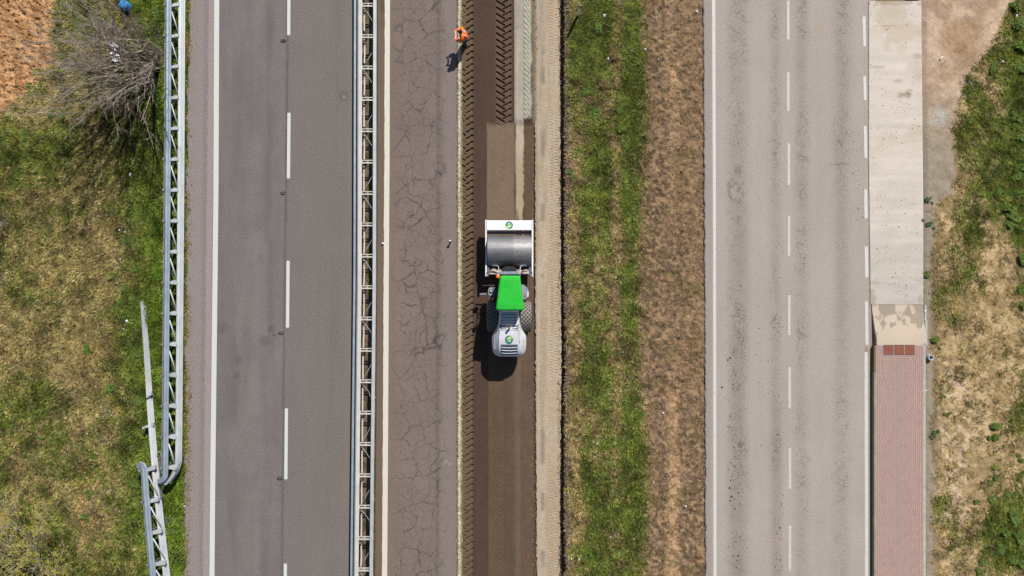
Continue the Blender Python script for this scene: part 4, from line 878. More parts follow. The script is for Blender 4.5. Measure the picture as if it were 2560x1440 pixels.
def mixcol(gf, bright=None):
    def f(tx, ty, rg):
        g = gf(tx, ty); pg = ss(.2, .62, g + rg.uniform(-.25, .25, len(tx))); isg = rg.rand(len(tx)) < pg
        c = np.where(isg[:, None], greens[rg.randint(0, len(greens), len(tx))], straws[rg.randint(0, len(straws), len(tx))])
        if bright is not None: b = (np.clip(1.5 * bright(tx, ty), 0, .9) * isg)[:, None]; c = c * (1 - b) + A3(122, 158, 44) * b
        v = np.clip(-.05 + 2.15 * fbm(tx, ty, .04, 3, 1), .45, 1.7)[:, None]; c = c * v * np.array([1 + .0, 1, .92])  # mottled tone: shade between clumps painted in, plus darker and yellower greens
        return c
    return f
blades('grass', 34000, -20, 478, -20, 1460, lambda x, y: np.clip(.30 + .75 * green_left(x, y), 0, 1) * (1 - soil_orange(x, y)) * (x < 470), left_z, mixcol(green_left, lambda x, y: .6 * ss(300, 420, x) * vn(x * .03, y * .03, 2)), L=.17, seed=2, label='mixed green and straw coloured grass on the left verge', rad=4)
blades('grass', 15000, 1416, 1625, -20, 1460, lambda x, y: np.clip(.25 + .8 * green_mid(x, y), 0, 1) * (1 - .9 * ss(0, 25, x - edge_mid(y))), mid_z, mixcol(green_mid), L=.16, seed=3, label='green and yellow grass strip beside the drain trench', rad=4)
blades('dry_grass', 4000, 1600, 1762, -20, 1460, lambda x, y: .55 + 0 * x, mid_z, pal([(132, 112, 92), (164, 138, 110), (112, 96, 78), (188, 162, 130), (124, 116, 74)]), L=.11, Wd=.016, per=9, seed=4, label='brown dead stubble on the churned strip beside the pale road', rad=4)
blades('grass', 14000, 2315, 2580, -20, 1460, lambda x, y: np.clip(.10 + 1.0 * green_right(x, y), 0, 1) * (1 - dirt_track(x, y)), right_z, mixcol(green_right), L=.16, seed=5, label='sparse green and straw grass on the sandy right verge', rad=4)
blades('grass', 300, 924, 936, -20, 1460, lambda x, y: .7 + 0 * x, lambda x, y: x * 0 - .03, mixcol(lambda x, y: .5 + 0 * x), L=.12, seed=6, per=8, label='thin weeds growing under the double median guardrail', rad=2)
blades('grass', 1100, 464, 474, -20, 1460, lambda x, y: ss(.4, .6, fbm(x, y, .02, 3, 1)), lambda x, y: x * 0 - .03, pal([(196, 170, 60), (150, 150, 50), (120, 140, 50), (200, 150, 90)]), L=.12, seed=8, per=8, label='yellow flowering weeds along the broken edge of the grey road', rad=2.5)

def rocks(name, n, x0, x1, y0, y1, dens, zf, cols, size, seed, label, cat, flat=.7, clus=None):
    rg = np.random.RandomState(seed); tx = rg.uniform(x0, x1, n); ty = rg.uniform(y0, y1, n); keep = rg.rand(n) < dens(tx, ty); tx = tx[keep]; ty = ty[keep]; k = len(tx)
    base = np.array([[1, 0, 0], [-1, 0, 0], [0, 1, 0], [0, -1, 0], [0, 0, 1], [0, 0, -1], [.6, .6, .5], [-.6, .6, .5], [-.6, -.6, .5], [.6, -.6, .5]], float)
    F = np.array([[4, 0, 6], [4, 6, 2], [4, 2, 7], [4, 7, 1], [4, 1, 8], [4, 8, 3], [4, 3, 9], [4, 9, 0], [0, 2, 6], [2, 1, 7], [1, 3, 8], [3, 0, 9], [0, 5, 2], [2, 5, 1], [1, 5, 3], [3, 5, 0]])
    r = size * rg.uniform(.35, 1.0, k) ** 1.3 * rg.choice([.7, 1, 1.5], k, p=[.5, .38, .12]); a = rg.uniform(0, 6.28, k); co = base[None] * rg.uniform(.7, 1.25, (k, 10, 3)) * np.array([1, .8, flat])
    ca, sa = np.cos(a)[:, None], np.sin(a)[:, None]; x = co[..., 0] * ca - co[..., 1] * sa; y = co[..., 0] * sa + co[..., 1] * ca
    P = np.stack([(tx - 1280) / 50, (720 - ty) / 50, zf(tx, ty)], -1); co = np.stack([x, y, co[..., 2]], -1) * r[:, None, None] + P[:, None]
    cc = np.array([A3(*c) for c in cols])[rg.randint(0, len(cols), k)]
    q = (F[None] + (np.arange(k) * 10)[:, None, None]).reshape(-1, 3)
    me = np_mesh(name, co.reshape(-1, 3), q, np.repeat(cc, 10, 0), None, m_leaf); o = link(bpy.data.objects.new(name, me)); tag(o, label, cat, kind='stuff'); return o
flat0 = lambda x, y: x * 0
rocks('soil_clods', 2600, 1800, 1975, 560, 1460, lambda x, y: (.9 * band(x, 1822, 1858, 10) + .8 * band(x, 1934, 1956, 8) + .06) * ss(560, 1000, y) * (vn(x * .03, y * .03, 1) > .45), flat0, [(98, 76, 64), (120, 94, 76), (80, 62, 56)], .042, 1, 'dark crumbs of soil scattered in the wheel tracks of the pale road', 'soil crumbs', .35)
rocks('soil_clods', 160, 2125, 2165, 330, 560, lambda x, y: .5 + 0 * x, flat0, [(110, 84, 66), (140, 108, 80)], .03, 2, 'brown crumbs of soil near the edge dashes of the pale road', 'soil crumbs', .35)
rocks('soil_clods', 1100, 2176, 2300, 20, 720, lambda x, y: .2 + .8 * (vn(x * .03, y * .03, 2) > .55), lambda x, y: x * 0 + .03, [(150, 122, 96), (120, 96, 80)], .026, 3, 'brown crumbs of soil scattered on the pale concrete slab', 'soil crumbs', .35)
rocks('gravel', 3600, 1326, 1345, -20, 1460, lambda x, y: .15 + .85 * ss(1332, 1336, x), lambda x, y: bed_z(x, y), [(120, 98, 78), (160, 138, 112), (96, 76, 60), (200, 180, 150)], .032, 4, 'loose gravel along the right edge of the dug out bed', 'gravel')
rocks('gravel', 1500, 1395, 1402, -20, 1460, lambda x, y: .7 + 0 * x, lambda x, y: x * 0, [(150, 132, 112), (180, 160, 134), (120, 104, 92)], .04, 5, 'loose stones along the lip of the narrow drain trench', 'gravel')
rocks('rubble', 3800, 1410, 1426, -20, 1460, lambda x, y: (1 - ss(1417, 1426, x)) * (.35 + .65 * (vn(x * .05, y * .02, 1) > .4)), lambda x, y: mid_z(x, y), [(112, 98, 92), (140, 122, 104), (96, 82, 80), (128, 114, 100)], .075, 6, 'dark clods and stones heaped along the grass side of the trench', 'rubble')
rocks('rubble', 2600, 1140, 1156, -20, 1460, lambda x, y: .8 + 0 * x, rub_z, [(206, 198, 172), (180, 164, 136), (140, 118, 92), (214, 208, 188)], .035, 7, 'crumbled pale stones along the cut edge of the cracked road', 'rubble')
rocks('gravel', 2600, 2315, 2560, 420, 1460, lambda x, y: ss(.45, .6, fbm(x, y, .02, 3, 1)) * (.25 + .75 * blob(x, y, 2390, 1150, 70, 300)), right_z, [(236, 220, 206), (210, 184, 160), (190, 160, 140)], .03, 8, 'pale pebbles scattered over the sandy right verge', 'gravel')
rocks('dry_leaves', 1500, 90, 370, 950, 1440, lambda x, y: blob(x, y, 240, 1180, 130, 260, fbm(x, y, .02, 3, 1) - .5), lambda x, y: left_z(x, y) + .03, [(222, 190, 176), (200, 168, 150), (214, 180, 140)], .05, 9, 'pinkish fallen leaves lying in the thin grass of the left verge', 'leaves', .2)
rocks('gravel', 420, 1160, 1335, -20, 1460, lambda x, y: .5 + 0 * x, bed_z, [(150, 128, 108), (180, 164, 140), (110, 90, 72)], .022, 10, 'small stones pressed into the dark compacted bed', 'gravel')
rocks('soil_clods', 1500, 1612, 1762, -20, 1460, lambda x, y: .6 + 0 * x, mid_z, [(120, 96, 76), (160, 130, 98), (96, 78, 64), (200, 170, 130)], .045, 11, 'brown clods scattered over the churned strip beside the pale road', 'soil crumbs')
rocks('soil_clods', 1400, -20, 130, -20, 240, lambda x, y: soil_orange(x, y), left_z, [(176, 128, 82), (204, 156, 108), (160, 116, 76)], .06, 12, 'orange clods of the ploughed field corner', 'soil crumbs')

# ================================================================== shrubs
m_bark = Mt('grey brown bark', .85, .2); m_bark.base(m_bark.mix(m_bark.noise(3, 4, .6, v=m_bark.obj()), (.13, .10, .085), (.40, .34, .28))); m_bark = m_bark.m
m_twigy = Mt('yellow green twigs', .8, .2); m_twigy.base(m_twigy.mix(m_twigy.noise(3, 4, .6, v=m_twigy.obj()), (.24, .20, .13), (.46, .40, .27))); m_twigy = m_twigy.m
def grow(mb, mt, p, d, ln, r, lev, rnd, tips, droop=.0, maxlev=3, nchild=(4, 6), gravity=0.0):
    pts = [Vector(p)]; rs = [r]; nseg = 5 if lev < 2 else 3; dd = Vector(d).normalized()
    for i in range(nseg):
        dd = (dd + Vector((rnd.gauss(0, .11), rnd.gauss(0, .11), rnd.gauss(0, .07) - gravity))).normalized(); pts.append(pts[-1] + dd * ln / nseg); rs.append(r * (1 - .8 * (i + 1) / nseg) + .0025)
    (mb if lev == 0 else mt).tube(pts, rs, 5 if lev == 0 else (4 if lev == 1 else 3), cap=False)
    if lev >= maxlev: tips.append((pts[-1], dd)); return
    for k in range(rnd.randint(*nchild)):
        u = rnd.uniform(.25, .98) * nseg; i = min(int(u), nseg - 1); q = pts[i].lerp(pts[i + 1], u - i); ax = Vector((rnd.gauss(0, 1), rnd.gauss(0, 1), rnd.gauss(0, .6)))
        nd = (dd * 1.0 + ax.normalized() * rnd.uniform(.35, .75)).normalized(); grow(mb, mt, q, nd, ln * rnd.uniform(.3, .55), max(rs[i] * .6, .0065), lev + 1, rnd, tips, droop, maxlev, nchild, gravity)
def bare_shrub(px, py, stems, hgt, label, seed, lean, spread, mat, leaves=0, name='bare_shrub', rad=.03, maxlev=3, nch=(4, 6), base_sp=.35, cat='shrub', z=-.05, gr=0.0, leafcol=None):
    rnd = random.Random(seed); b = W(px, py, z); t = empty(name, b); tag(t, label, cat); mb = MB(); mt = MB(); tips = []
    for i in range(stems):
        a = rnd.uniform(0, 2 * math.pi); s_ = rnd.uniform(.1, 1) * spread
        d = Vector((lean[0] + math.cos(a) * s_, lean[1] + math.sin(a) * s_, 1.0)); p = b + Vector((math.cos(a) * base_sp * .7 * rnd.random(), rnd.uniform(-1, 1) * base_sp * 1.5, -.05))
        grow(mb, mt, p, d, hgt * rnd.uniform(.55, 1.05), rad * rnd.uniform(.6, 1.2), 0, rnd, tips, 0, maxlev, nch, gr)
    mb.build('trunk', mat, t, smooth=True)
    if not leaves: mt.build('crown', mat, t)
    else:
        cr = mt.build('crown', mat, t); rg = np.random.RandomState(seed); T = np.array([p for p, d in tips]); idx = rg.randint(0, len(T), leaves); P = T[idx] + rg.normal(0, .07, (leaves, 3)); a = rg.uniform(0, 6.28, leaves)
        D = np.stack([np.cos(a), np.sin(a), rg.uniform(-.3, .6, leaves)], -1) * .07; S = np.stack([-np.sin(a), np.cos(a), rg.uniform(-.5, .5, leaves)], -1) * .025
        co = np.stack([P, P + D * .5 + S, P + D, P + D * .5 - S], 1).reshape(-1, 3); cc = np.array(leafcol)[rg.randint(0, len(leafcol), leaves)]
        me = np_mesh('leaves', co, np.arange(leaves * 4).reshape(-1, 4), np.repeat(cc, 4, 0), None, m_leaf); link(bpy.data.objects.new('leaves', me), t)
    return t
bare_shrub(384, 158, 40, 5.7, 'large leafless grey shrub leaning left from the foot of the guardrail', 5, (-.26, -.30), .74, m_bark, rad=.046, nch=(3, 5), base_sp=.55)
bare_shrub(96, 1430, 24, 5.0, 'budding shrub with thin yellow green twigs in the bottom left corner', 9, (.02, .62), .85, m_twigy, leaves=4200, rad=.032, nch=(3, 5), base_sp=.5, leafcol=[A3(176, 166, 54), A3(150, 150, 60), A3(190, 172, 76)], name='budding_shrub', maxlev=3)
bare_shrub(18, 556, 9, 1.8, 'small dead bush at the left edge of the grassy verge', 4, (-.2, .1), .8, m_bark, rad=.016, name='dead_bush', maxlev=2)
bare_shrub(2420, 214, 5, .8, 'little heap of pale dead twigs at the edge of the dirt track', 3, (-.3, -.2), 1.6, simple('bleached wood', C(206, 196, 178), .8), rad=.014, name='dead_twigs', maxlev=1, nch=(2, 3), z=.0, cat='twigs', gr=.1)
def weed_proto(seed, cols, n=420, r=.28, h=.30, L=.13):
    rg = np.random.RandomState(seed); a = rg.uniform(0, 6.28, n); rr = r * np.sqrt(rg.rand(n)) * (.8 + .35 * np.sin(a * 2 + seed)); zz = h * rg.rand(n) * (1 - (rr / r / 1.3) ** 2)
    P = np.stack([rr * np.cos(a), rr * np.sin(a), zz], -1); b = a + rg.normal(0, .9, n); el = rg.uniform(-.2, .9, n); D = np.stack([np.cos(b) * np.cos(el), np.sin(b) * np.cos(el), np.sin(el)], -1) * L * rg.uniform(.6, 1.2, (n, 1)); S = np.stack([-np.sin(b), np.cos(b), rg.uniform(-.3, .3, n)], -1) * L * .22
    co = np.stack([P, P + D * .5 + S, P + D, P + D * .5 - S], 1).reshape(-1, 3); cc = np.array([A3(*c) for c in cols])[rg.randint(0, len(cols), n)] * rg.uniform(.7, 1.2, (n, 1))
    return np_mesh('weed_clump', co, np.arange(n * 4).reshape(-1, 4), np.repeat(cc, 4, 0), None, m_leaf)
wm = [weed_proto(1, [(110, 138, 62), (96, 122, 52), (132, 152, 76)]), weed_proto(2, [(110, 134, 56), (124, 144, 64), (98, 122, 52)]), weed_proto(3, [(146, 154, 70), (124, 138, 66), (164, 162, 86)]), weed_proto(4, [(100, 128, 90), (84, 112, 70), (120, 140, 100)], n=260)]
def weeds(lst, label, zf, seed):
    rg = np.random.RandomState(seed); CO = []; CC = []
    for x, y, s_, v in lst:
        for j in range(3):
            xx = x + rg.normal(0, 8) * (j > 0); yy = y + rg.normal(0, 8) * (j > 0); k = s_ * (.62 if j == 0 else rg.uniform(.25, .5)); me = wm[v]; nv = len(me.vertices); co = np.zeros(nv * 3, np.float32); me.vertices.foreach_get('co', co); co = co.reshape(-1, 3).copy(); cc = np.zeros(nv * 4, np.float32); me.attributes['col'].data.foreach_get('color', cc)
            a = rg.uniform(0, 6.28); ca, sa = math.cos(a), math.sin(a); co = np.stack([co[:, 0] * ca - co[:, 1] * sa, co[:, 0] * sa + co[:, 1] * ca, co[:, 2]], -1) * k * np.array([rg.uniform(.8, 1.4), rg.uniform(.8, 1.2), .8]); CO.append(co + np.array([PX(xx), PY(yy), float(zf(np.array([float(xx)]), np.array([float(yy)]))[0])])); CC.append(cc.reshape(-1, 4)[:, :3])
    co = np.concatenate(CO); me = np_mesh('weeds', co, np.arange(len(co)).reshape(-1, 4), np.concatenate(CC), None, m_leaf); tag(link(bpy.data.objects.new('weeds', me)), label, 'weeds', kind='stuff')
rw = [(2541, 298, 1.3, 1), (2537, 20, 1.5, 1), (2548, 60, 1.4, 0), (2552, 120, 1.6, 1), (2556, 175, 1.3, 0), (2480, 175, 1.0, 0), (2490, 190, .9, 2), (2554, 345, 1.1, 0), (2530, 375, .9, 1), (2552, 420, 1.2, 1), (2540, 445, 1.0, 0), (2520, 520, 1.5, 1), (2534, 545, 1.3, 0), (2550, 570, 1.4, 1), (2556, 650, 1.2, 0), (2550, 725, .9, 1), (2556, 765, .9, 1), (2495, 480, 1.1, 0), (2450, 485, .8, 2), (2545, 480, 1.1, 1), (2337, 849, .8, 0), (2354, 990, .6, 0), (2370, 1036, .5, 0), (2335, 1083, .8, 3), (2490, 1065, 1.0, 0), (2489, 1093, .9, 1), (2552, 1150, .7, 1), (2489, 1195, .8, 0), (2486, 1168, .6, 2), (2554, 1186, .9, 1), (2517, 1235, .9, 0), (2540, 1233, .8, 1), (2478, 1250, .8, 0), (2440, 1255, .6, 0), (2530, 1290, 1.5, 0), (2510, 1330, 1.3, 1), (2545, 1345, 1.5, 0), (2478, 1310, .8, 1), (2500, 1375, 1.2, 0), (2456, 1402, 1.0, 0), (2530, 1400, 1.3, 1), (2552, 1410, 1.2, 0), (2450, 1436, .9, 0), (2345, 1300, .5, 3), (2318, 500, .7, 3), (2322, 560, .8, 3), (2318, 690, .7, 0)]
weeds(rw, 'low leafy green weeds growing in clumps on the sandy right verge', right_z, 1)
lw = [(278, 972, 1.1, 0), (232, 1140, .9, 1), (220, 1232, .9, 0), (213, 1292, 1.0, 1), (335, 1210, 1.1, 0), (340, 1258, 1.0, 2), (313, 600, .9, 0), (340, 672, .9, 1), (275, 690, 1.1, 2), (310, 720, .7, 0), (330, 745, 1.0, 0), (218, 873, 1.1, 1), (345, 885, .9, 0), (320, 945, 1.0, 2), (350, 1000, 1.0, 0), (300, 790, .6, 1), (330, 500, .8, 0), (95, 180, .9, 2), (70, 215, .9, 0), (155, 290, 1.1, 0), (130, 285, 1.0, 1), (62, 345, .9, 0), (300, 755, .8, 0), (388, 30, 1.2, 0), (396, 210, .9, 1), (1500, 385, 1.0, 1), (1555, 320, 1.2, 1), (1562, 365, 1.1, 1), (1490, 285, 1.2, 0), (1465, 230, .9, 1), (1495, 70, 1.3, 0), (1425, 430, 1.0, 0), (1548, 275, .8, 1), (466, 437, .8, 3), (418, 1300, 1.0, 3), (426, 1330, .8, 3), (440, 1090, .6, 3)]
weeds([q for q in lw if q[0] < 480], 'low green weeds growing in clumps on the left verge', left_z, 2); weeds([q for q in lw if q[0] > 480], 'low green weeds growing in clumps on the centre grass strip', mid_z, 3)

# ================================================================== worker
def skin(name, V, E_, mat, parent, root=0, sub=1):
    me = bpy.data.meshes.new(name); me.from_pydata([v[:3] for v in V], E_, []); me.materials.append(mat); o = bpy.data.objects.new(name, me); link(o, parent)
    m = o.modifiers.new('Skin', 'SKIN'); m.use_smooth_shade = True; sv = me.skin_vertices[0].data if me.skin_vertices else None
    if sv is None:
        bm = bmesh.new(); bm.from_mesh(me); bm.verts.layers.skin.verify(); bm.to_mesh(me); bm.free(); sv = me.skin_vertices[0].data
    for i, v in enumerate(V): sv[i].radius = (v[3], v[4] if len(v) > 4 else v[3]); sv[i].use_root = (i == root)
    s2 = o.modifiers.new('Sub', 'SUBSURF'); s2.levels = s2.render_levels = sub
    return o
def person():
    B = Vector((-2.33, 12.27, -.10)); t = empty('person', B)
    tag(t, 'person in orange high visibility jacket and dark trousers standing at the bed edge', 'person')
    P = lambda x, y, z: (B.x + x, B.y + y, B.z + z)
    m_skin = simple('skin', (.50, .28, .19), .6); m_or = simple('orange high visibility cloth', (1.0, .17, .008), .8, .2, var=.12, ns=6, bump=.4); m_tr = simple('dark blue trousers', (.025, .04, .07), .9); m_bt = simple('black boots', (.015, .013, .012), .6)
    m_hair = simple('dark brown hair', (.03, .017, .012), .8, var=.3, ns=30); m_band = simple('grey reflective tape', (.50, .50, .58), .4, .6)
    def body_nodes():
        V = [(*P(0, 0, .95), .13, .10), (*P(-.02, 0, 1.12), .12, .10), (*P(-.06, 0, 1.30), .15, .11), (*P(-.10, 0, 1.42), .09, .08), (*P(-.12, 0, 1.49), .052), (*P(-.15, 0, 1.56), .075, .085), (*P(-.165, 0, 1.64), .085, .095), (*P(-.15, 0, 1.71), .05, .06)]
        E_ = [(i, i + 1) for i in range(7)]
        def chain(par, pts):
            k = par
            for p in pts: V.append(p); E_.append((k, len(V) - 1)); k = len(V) - 1
            return k
        for s in (-1, 1):
            chain(0, [(*P(0, s * .10, .90), .095), (*P(-.02, s * .12, .50), .06), (*P(.01, s * .13, .30), .055), (*P(.02, s * .13, .09), .04), (*P(-.08, s * .14, .04), .042, .035), (*P(-.16, s * .15, .035), .03, .025)])
        for s in (-1, 1):
            w_ = chain(2, [(*P(-.08, s * .17, 1.40), .07), (*P(-.10, s * .25, 1.33), .055), (*P(-.14, s * .29, 1.12), .043), (*P(-.34, s * .24, 1.16), .034), (*P(-.40, s * .22, 1.18), .026, .03), (*P(-.45, s * .21, 1.19), .018, .035)])
            for j, (dy, l) in enumerate(((-.030, .075), (-.011, .085), (.009, .08), (.028, .065))):
                chain(w_, [(*P(-.48, s * .21 + dy, 1.19), .010), (*P(-.48 - l * .5, s * .20 + dy, 1.18), .009), (*P(-.48 - l * .75, s * .19 + dy, 1.155), .007)])
            chain(w_ - 1, [(*P(-.42, s * .18, 1.20), .011), (*P(-.45, s * .155, 1.215), .010), (*P(-.475, s * .15, 1.215), .008)])
        return V, E_
    V, E_ = body_nodes(); body = skin('body', V, E_, m_skin, t, 0, 1)
    nose = MB(); nose.ico(P(-.255, 0, 1.60), .016, 1, sq=(1.2, .7, 1)); nose.build('nose', m_skin, t, smooth=True)
    for s in (-1, 1):
        mb = MB(); mb.ico(P(-.235, s * .032, 1.63), .012, 1); mb.build('eye', m_bt, t, smooth=True)
        mb = MB(); mb.ico(P(-.155, s * .09, 1.61), .028, 1, sq=(.7, .35, 1.1)); mb.build('ear', m_skin, t, smooth=True)
    mb = MB(); mb.ico(P(-.142, 0, 1.665), .112, 3, sq=(1.02, .86, .92), jit=.03); mb.build('hair', m_hair, t, smooth=True)
    J = [(*P(.0, 0, .84), .19, .15), (*P(0, 0, .98), .18, .14), (*P(-.03, 0, 1.14), .165, .135), (*P(-.06, 0, 1.30), .185, .14), (*P(-.10, 0, 1.43), .12, .10), (*P(-.12, 0, 1.48), .08, .075)]; JE = [(i, i + 1) for i in range(5)]
    for s in (-1, 1):
        k = 3
        for p in ((*P(-.08, s * .17, 1.40), .095), (*P(-.10, s * .265, 1.34), .08), (*P(-.14, s * .305, 1.13), .068), (*P(-.30, s * .25, 1.15), .064), (*P(-.40, s * .225, 1.175), .058)): J.append(p); JE.append((k, len(J) - 1)); k = len(J) - 1
    J = [(a, b, c, r1 * 1.28, (q[0] if q else r1) * 1.3) for a, b, c, r1, *q in J]; jk = skin('jacket', J, JE, m_or, t, 0, 2)
    T_ = [(*P(0, 0, .93), .15, .12)]; TE = []
    for s in (-1, 1):
        k = 0
        for p in ((*P(0, s * .10, .85), .115), (*P(-.02, s * .12, .50), .08), (*P(.01, s * .13, .28), .072), (*P(.02, s * .13, .08), .065)): T_.append(p); TE.append((k, len(T_) - 1)); k = len(T_) - 1
    skin('trousers', T_, TE, m_tr, t, 0, 2)
    for s in (-1, 1): mb = MB(); mb.box(P(-.05, s * .14, .05), (.29, .11, .10), bev=.035); mb.build('boot', m_bt, t, smooth=True)
    def ring(c, rx, ry, hgt, ax=(0, 0, 1), n=24):
        mb = MB(); q = Vector((0, 0, 1)).rotation_difference(Vector(ax)); rs = []
        for h in (-hgt / 2, hgt / 2): rs.append([Vector(c) + q @ Vector((rx * math.cos(2 * math.pi * i / n), ry * math.sin(2 * math.pi * i / n), h)) for i in range(n)])
        mb.loft(rs, cap=False); mb.build('reflective_band', m_band, t, smooth=True)
    ring(P(-.02, 0, 1.06), .20, .237, .05); ring(P(-.045, 0, 1.20), .195, .237, .05)
    for s in (-1, 1): ring(P(-.12, s * .285, 1.235), 0.106, 0.106, .05, (-.2, s * .2, -1)); ring(P(-.24, s * .27, 1.14), 0.082, 0.082, .04, (-1, -s * .3, .1))
    for s in (-1, 1):
        mb = MB(); pts = [P(-.24, s * .10, 1.22), P(-.215, s * .10, 1.38), P(-.11, s * .11, 1.545), P(.07, s * .10, 1.42), P(.125, s * .10, 1.24)]
        for a, b in zip(pts, pts[1:]): mb.beam(a, b, .05, .012)
        mb.build('reflective_band', m_band, t)
    # paper sheet
    mb = MB(); vs = []; nx, ny = 5, 12
    for i in range(nx + 1):
        for j in range(ny + 1): vs.append(Vector(P(-.36 - .08 * i / nx, -.19 + .38 * j / ny, 1.215 + .025 * math.sin(i * 1.2 + j * .7) + .02 * i / nx)))
    fs = [(i * (ny + 1) + j, i * (ny + 1) + j + 1, (i + 1) * (ny + 1) + j + 1, (i + 1) * (ny + 1) + j) for i in range(nx) for j in range(ny)]
    k = len(vs); vs += [v - Vector((0, 0, .003)) for v in vs]; fs += [tuple(q + k for q in f[::-1]) for f in fs]; mb.add(vs, fs)
    o = mb.build('paper_sheet', simple('pink tinted paper', (.80, .42, .32), .7, var=.2, ns=8)); tag(o, 'pale sheet of paper held by the worker in orange', 'paper')
    mb = MB(); a = W(1151, 115, 0); b = W(1151, 115, 0) + Vector((.0, .0, .92)); mb.tube([a, b], .013, 8); mb.box(b, (.03, .03, .05), bev=.005)
    o = mb.build('measuring_stick', simple('white painted stick', (.75, .75, .75), .5)); tag(o, 'thin white measuring stick standing beside the worker in orange', 'stick')
person()

# ================================================================== small things
def delineator():
    b = W(1444.5, 39, -.02); t = empty('marker_post', b); tag(t, 'white roadside marker post with red reflector and dark top on the grass strip', 'marker post')
    pr = [(-.06, -.02), (-.045, .05), (.045, .05), (.06, -.02), (0, -.055)]
    def pc(z0, z1, name, m, sc_=1.0):
        mb = MB(); mb.loft([[b + Vector((x * sc_, y * sc_, z)) for x, y in pr] for z in (z0, z1)]); mb.build(name, m, t)
    pc(-.2, 1.02, 'post', simple('white plastic', (.82, .82, .82), .5)); pc(1.02, 1.2, 'red_band', m_red, 1.02); pc(1.2, 1.3, 'cap', m_dark, 1.0)
    mb = MB(); mb.box(b + Vector((0, -.062, 1.11)), (.06, .02, .12), bev=.005); mb.build('reflector', m_orange, t)
delineator()
m_rub = simple('black rubber', (.035, .04, .048), .7, .3, var=.3, ns=20)
for i, (x, y, lab) in enumerate(((709, 102, 'dark stud ring on the lane joint nearest the top of the grey road'), (708, 483, 'dark stud ring on the lane joint below the second full dash of the grey road'), (703, 833, 'dark stud ring beside the oily stain on the grey road'), (700, 1196, 'dark stud ring lowest on the lane joint of the grey road'))):
    t = empty('road_stud', W(x, y, 0)); tag(t, lab, 'road stud', 'stud rings along the lane joint'); mb = MB(); c = t.location
    rg_ = random.Random(i); rs = []
    for k in range(14):
        a = 2 * math.pi * k / 14; rx = .135 + rg_.uniform(-.02, .02); ry = .085 + rg_.uniform(-.015, .015); p = c + Vector((rx * math.cos(a), ry * math.sin(a), .008)); q = (p - c).normalized(); rs.append([p + q * .0 + Vector((0, 0, -.004)), p + Vector((0, 0, .018)), p - q * .045 + Vector((0, 0, .022)), p - q * .065 + Vector((0, 0, -.004))])
    mb.loft(rs + [rs[0]], cap=False); mb.build('rim', m_rub, t, smooth=True)
    mb = MB(); mb.poly([(c.x + .09 * math.cos(2 * math.pi * k / 16), c.y + .05 * math.sin(2 * math.pi * k / 16)) for k in range(16)], .004, .012); mb.build('stud_plate', simple('grey stud plate', (.09, .10, .11) if i else (.03, .03, .04), .6), t)
m_rust = simple('rusted iron', (.215, .072, .042), .85, .3, var=.18, ns=9, bump=.5)
for i, lab in enumerate(('leftmost rusty square manhole cover in the brick pavement', 'middle rusty square manhole cover in the brick pavement', 'rightmost rusty square manhole cover in the brick pavement, without a hole')):
    c = W(2221.5 + 26.2 * i, 874.5, KZ); t = empty('manhole_cover', c); tag(t, lab, 'manhole cover', 'rusty covers in the brick pavement'); s_ = .235
    mb = MB()
    for dx, dy, lx, ly in ((-s_, 0, .022, 2 * s_), (s_, 0, .022, 2 * s_), (0, s_, 2 * s_ + .022, .022), (0, -s_, 2 * s_ + .022, .022)): mb.box((c.x + dx, c.y + dy, KZ + (.002 if lx > .1 else 0)), (lx, ly, .02))
    mb.build('frame', m_dark if i == 0 else simple('dark iron', (.10, .06, .05), .8), t)
    mb = MB(); mb.box((c.x, c.y, KZ), (2 * s_ - .026, 2 * s_ - .026, .016)); lid = mb.build('lid', m_rust, t)
    if i < 2: mb = MB(); mb.tube([(c.x, c.y, KZ), (c.x, c.y, KZ + .0095)], .018, 10); mb.build('lift_hole', m_black, lid)
    if i < 2: flat('kerb', [(kx(2233.2 + 26.2 * i), 862.5), (kx(2233.2 + 26.2 * i), 886.5), (kx(2236.0 + 26.2 * i), 886.5), (kx(2236.0 + 26.2 * i), 862.5)], KZ - .03, KZ + .004, m_kerb)
b = W(2323, 893, 0); mb = MB(); n = 24; rs = []
for r_, z in ((.14, -.3), (.14, .20), (.112, .20), (.112, -.25)): rs.append([Vector((b.x + r_ * math.cos(2 * math.pi * k / n), b.y + r_ * math.sin(2 * math.pi * k / n), z)) for k in range(n)])
mb.loft(rs, cap=True); o = mb.build('drain_pipe', simple('white grey plastic pipe', (.55, .55, .58), .5), angle=40, org=b); tag(o, 'open white drain pipe standing upright beside the brick pavement', 'pipe')
b = W(1127, 603, 0); t = empty('peg', b); tag(t, 'small red topped peg standing on the cracked road', 'peg')
mb = MB(); mb.box(b + Vector((0, 0, .15)), (.07, .05, .30), bev=.008); mb.build('stake', simple('dark stake wood', (.10, .06, .05), .8), t)
mb = MB(); mb.box(b + Vector((0, 0, .34)), (.13, .07, .09), bev=.015); mb.build('peg_head', simple('faded red plastic', (.62, .16, .15), .5), t)
mb = MB(); mb.box(b + Vector((0, 0, .388)), (.10, .045, .02), bev=.005); mb.build('peg_tag', m_white, t)
b = W(957.5, 609, 0); mb = MB(); mb.ico(b + Vector((0, 0, .05)), .07, 2, sq=(.9, .8, 1.2), jit=.1); o = mb.build('white_stone', simple('white stone', (.7, .7, .68), .8), org=b); tag(o, 'small white stone lying by the cream line of the cracked road', 'stone')
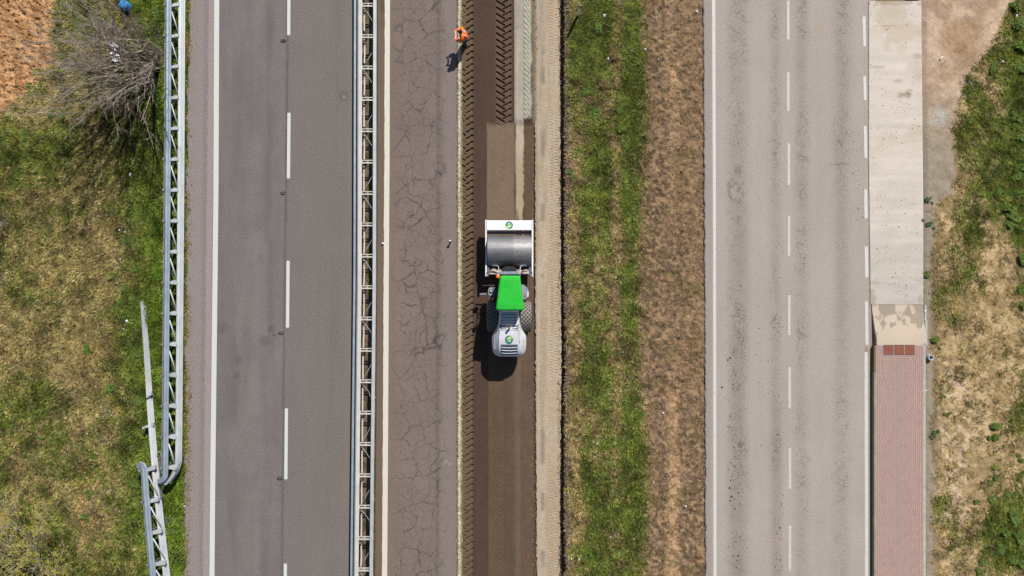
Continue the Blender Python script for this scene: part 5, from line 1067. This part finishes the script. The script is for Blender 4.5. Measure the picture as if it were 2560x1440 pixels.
def barrel():
    b = W(321, 20, -.08); t = empty('plastic_barrel', b); tag(t, 'bright blue plastic barrel standing in the grass at the top edge', 'barrel'); n = 36
    pr = [(.17, 0), (.20, .02), (.225, .10), (.23, .14), (.222, .15), (.235, .28), (.24, .32), (.23, .34), (.225, .44), (.20, .50), (.15, .535), (.04, .55)]
    mb = MB(); mb.loft([[b + Vector((r_ * math.cos(2 * math.pi * k / n), r_ * math.sin(2 * math.pi * k / n), z)) for k in range(n)] for r_, z in pr]); mb.build('barrel_body', simple('blue plastic', (.03, .22, .50), .4, .5), t, smooth=True)
    mb = MB(); mb.tube([b + Vector((.06, .08, .53)), b + Vector((.06, .08, .565))], .03, 12); mb.build('bung', m_dark, t)
barrel()
def sheet():
    mb = MB(); nx, ny = 16, 26; c = W(289, 130, .0); vs = []
    for i in range(nx + 1):
        for j in range(ny + 1):
            u = i / nx - .5; v = j / ny - .5; e = 1 - .35 * abs(math.sin(v * 7 + 1)) * abs(u) * 2
            z = .10 + .22 * float(fbm(np.array([u * 4 + 3.]), np.array([v * 6 + 2.]), 1.6, 4, 1)[0] - .5)
            vs.append(c + Vector((u * .55 * e + v * -.18, v * 1.0, z)))
    fs = [(i * (ny + 1) + j, i * (ny + 1) + j + 1, (i + 1) * (ny + 1) + j + 1, (i + 1) * (ny + 1) + j) for i in range(nx) for j in range(ny)]; k = len(vs); vs += [v - Vector((0, 0, .004)) for v in vs]; fs += [tuple(q + k for q in f[::-1]) for f in fs]; mb.add(vs, fs)
    o = mb.build('plastic_sheet', simple('white plastic sheet', (.66, .69, .74), .4), smooth=True, org=c); tag(o, 'crumpled white plastic sheet lying under the leafless shrub', 'plastic sheet')
sheet()
m_lit = simple('white litter', (.72, .73, .74), .6); lm = []
for s_ in range(3):
    rg_ = random.Random(s_); mb = MB(); n = 9; vs = [Vector((math.cos(2 * math.pi * k / n) * rg_.uniform(.5, 1.0), math.sin(2 * math.pi * k / n) * rg_.uniform(.35, .8), rg_.uniform(0, .5))) for k in range(n)]; vs.append(Vector((0, 0, .6)))
    mb.add([v * .1 for v in vs], [(k, (k + 1) % n, n) for k in range(n)] + [tuple(range(n))[::-1]]); o = mb.build('litter', m_lit); lm.append(o.data); bpy.data.objects.remove(o)
lits = [(326, 437, 1.2), (331, 74, .9), (297, 575, .7), (312, 580, .8), (300, 648, .7), (293, 708, .7), (316, 803, 1.4), (309, 823, .7), (336, 520, .4), (358, 503, .5), (171, 612, .4), (349, 1107, .4), (1511, 40, 1.3), (1520, 148, .9), (1580, 128, .6), (1613, 124, .8), (1742, 30, .9), (1646, 148, .6), (1556, 880, .6), (1464, 1018, .5), (1428, 1397, .7), (1448, 1398, .8), (1526, 1342, .6), (1633, 1204, .6), (1714, 1265, .9), (1584, 1346, .6), (2352, 145, .9), (2540, 40, 1.0), (2505, 155, .8), (1658, 1032, .8), (462, 1265, 1.3), (464, 1280, 1.1), (468, 1193, .6), (2310, 777, .8), (2313, 975, .7), (1176 + 770, 905, .0), (960, 590, .25)]
for x, y, s_ in lits:
    if not s_: continue
    zf = left_z if x < 480 else (mid_z if x < 1780 else right_z); z = float(zf(np.array([float(x)]), np.array([float(y)]))[0]); o = bpy.data.objects.new('litter', lm[int(x) % 3]); o.location = W(x, y, 0); o.location.z = z + .05 + (.05 if x > 2300 else 0); o.scale = (s_ * .8,) * 3; o.rotation_euler = (0, 0, x * 1.7); link(o); tag(o, *(('small white scrap of litter lying in the grass of the left verge', 'litter', 'litter scraps on the left verge') if x < 480 else ('small white scrap of litter on the centre strip between trench and pale road', 'litter', 'litter scraps on the centre strip') if x < 1780 else ('small white scrap of litter on the sandy right verge', 'litter', 'litter scraps on the right verge')))

#--TAIL--
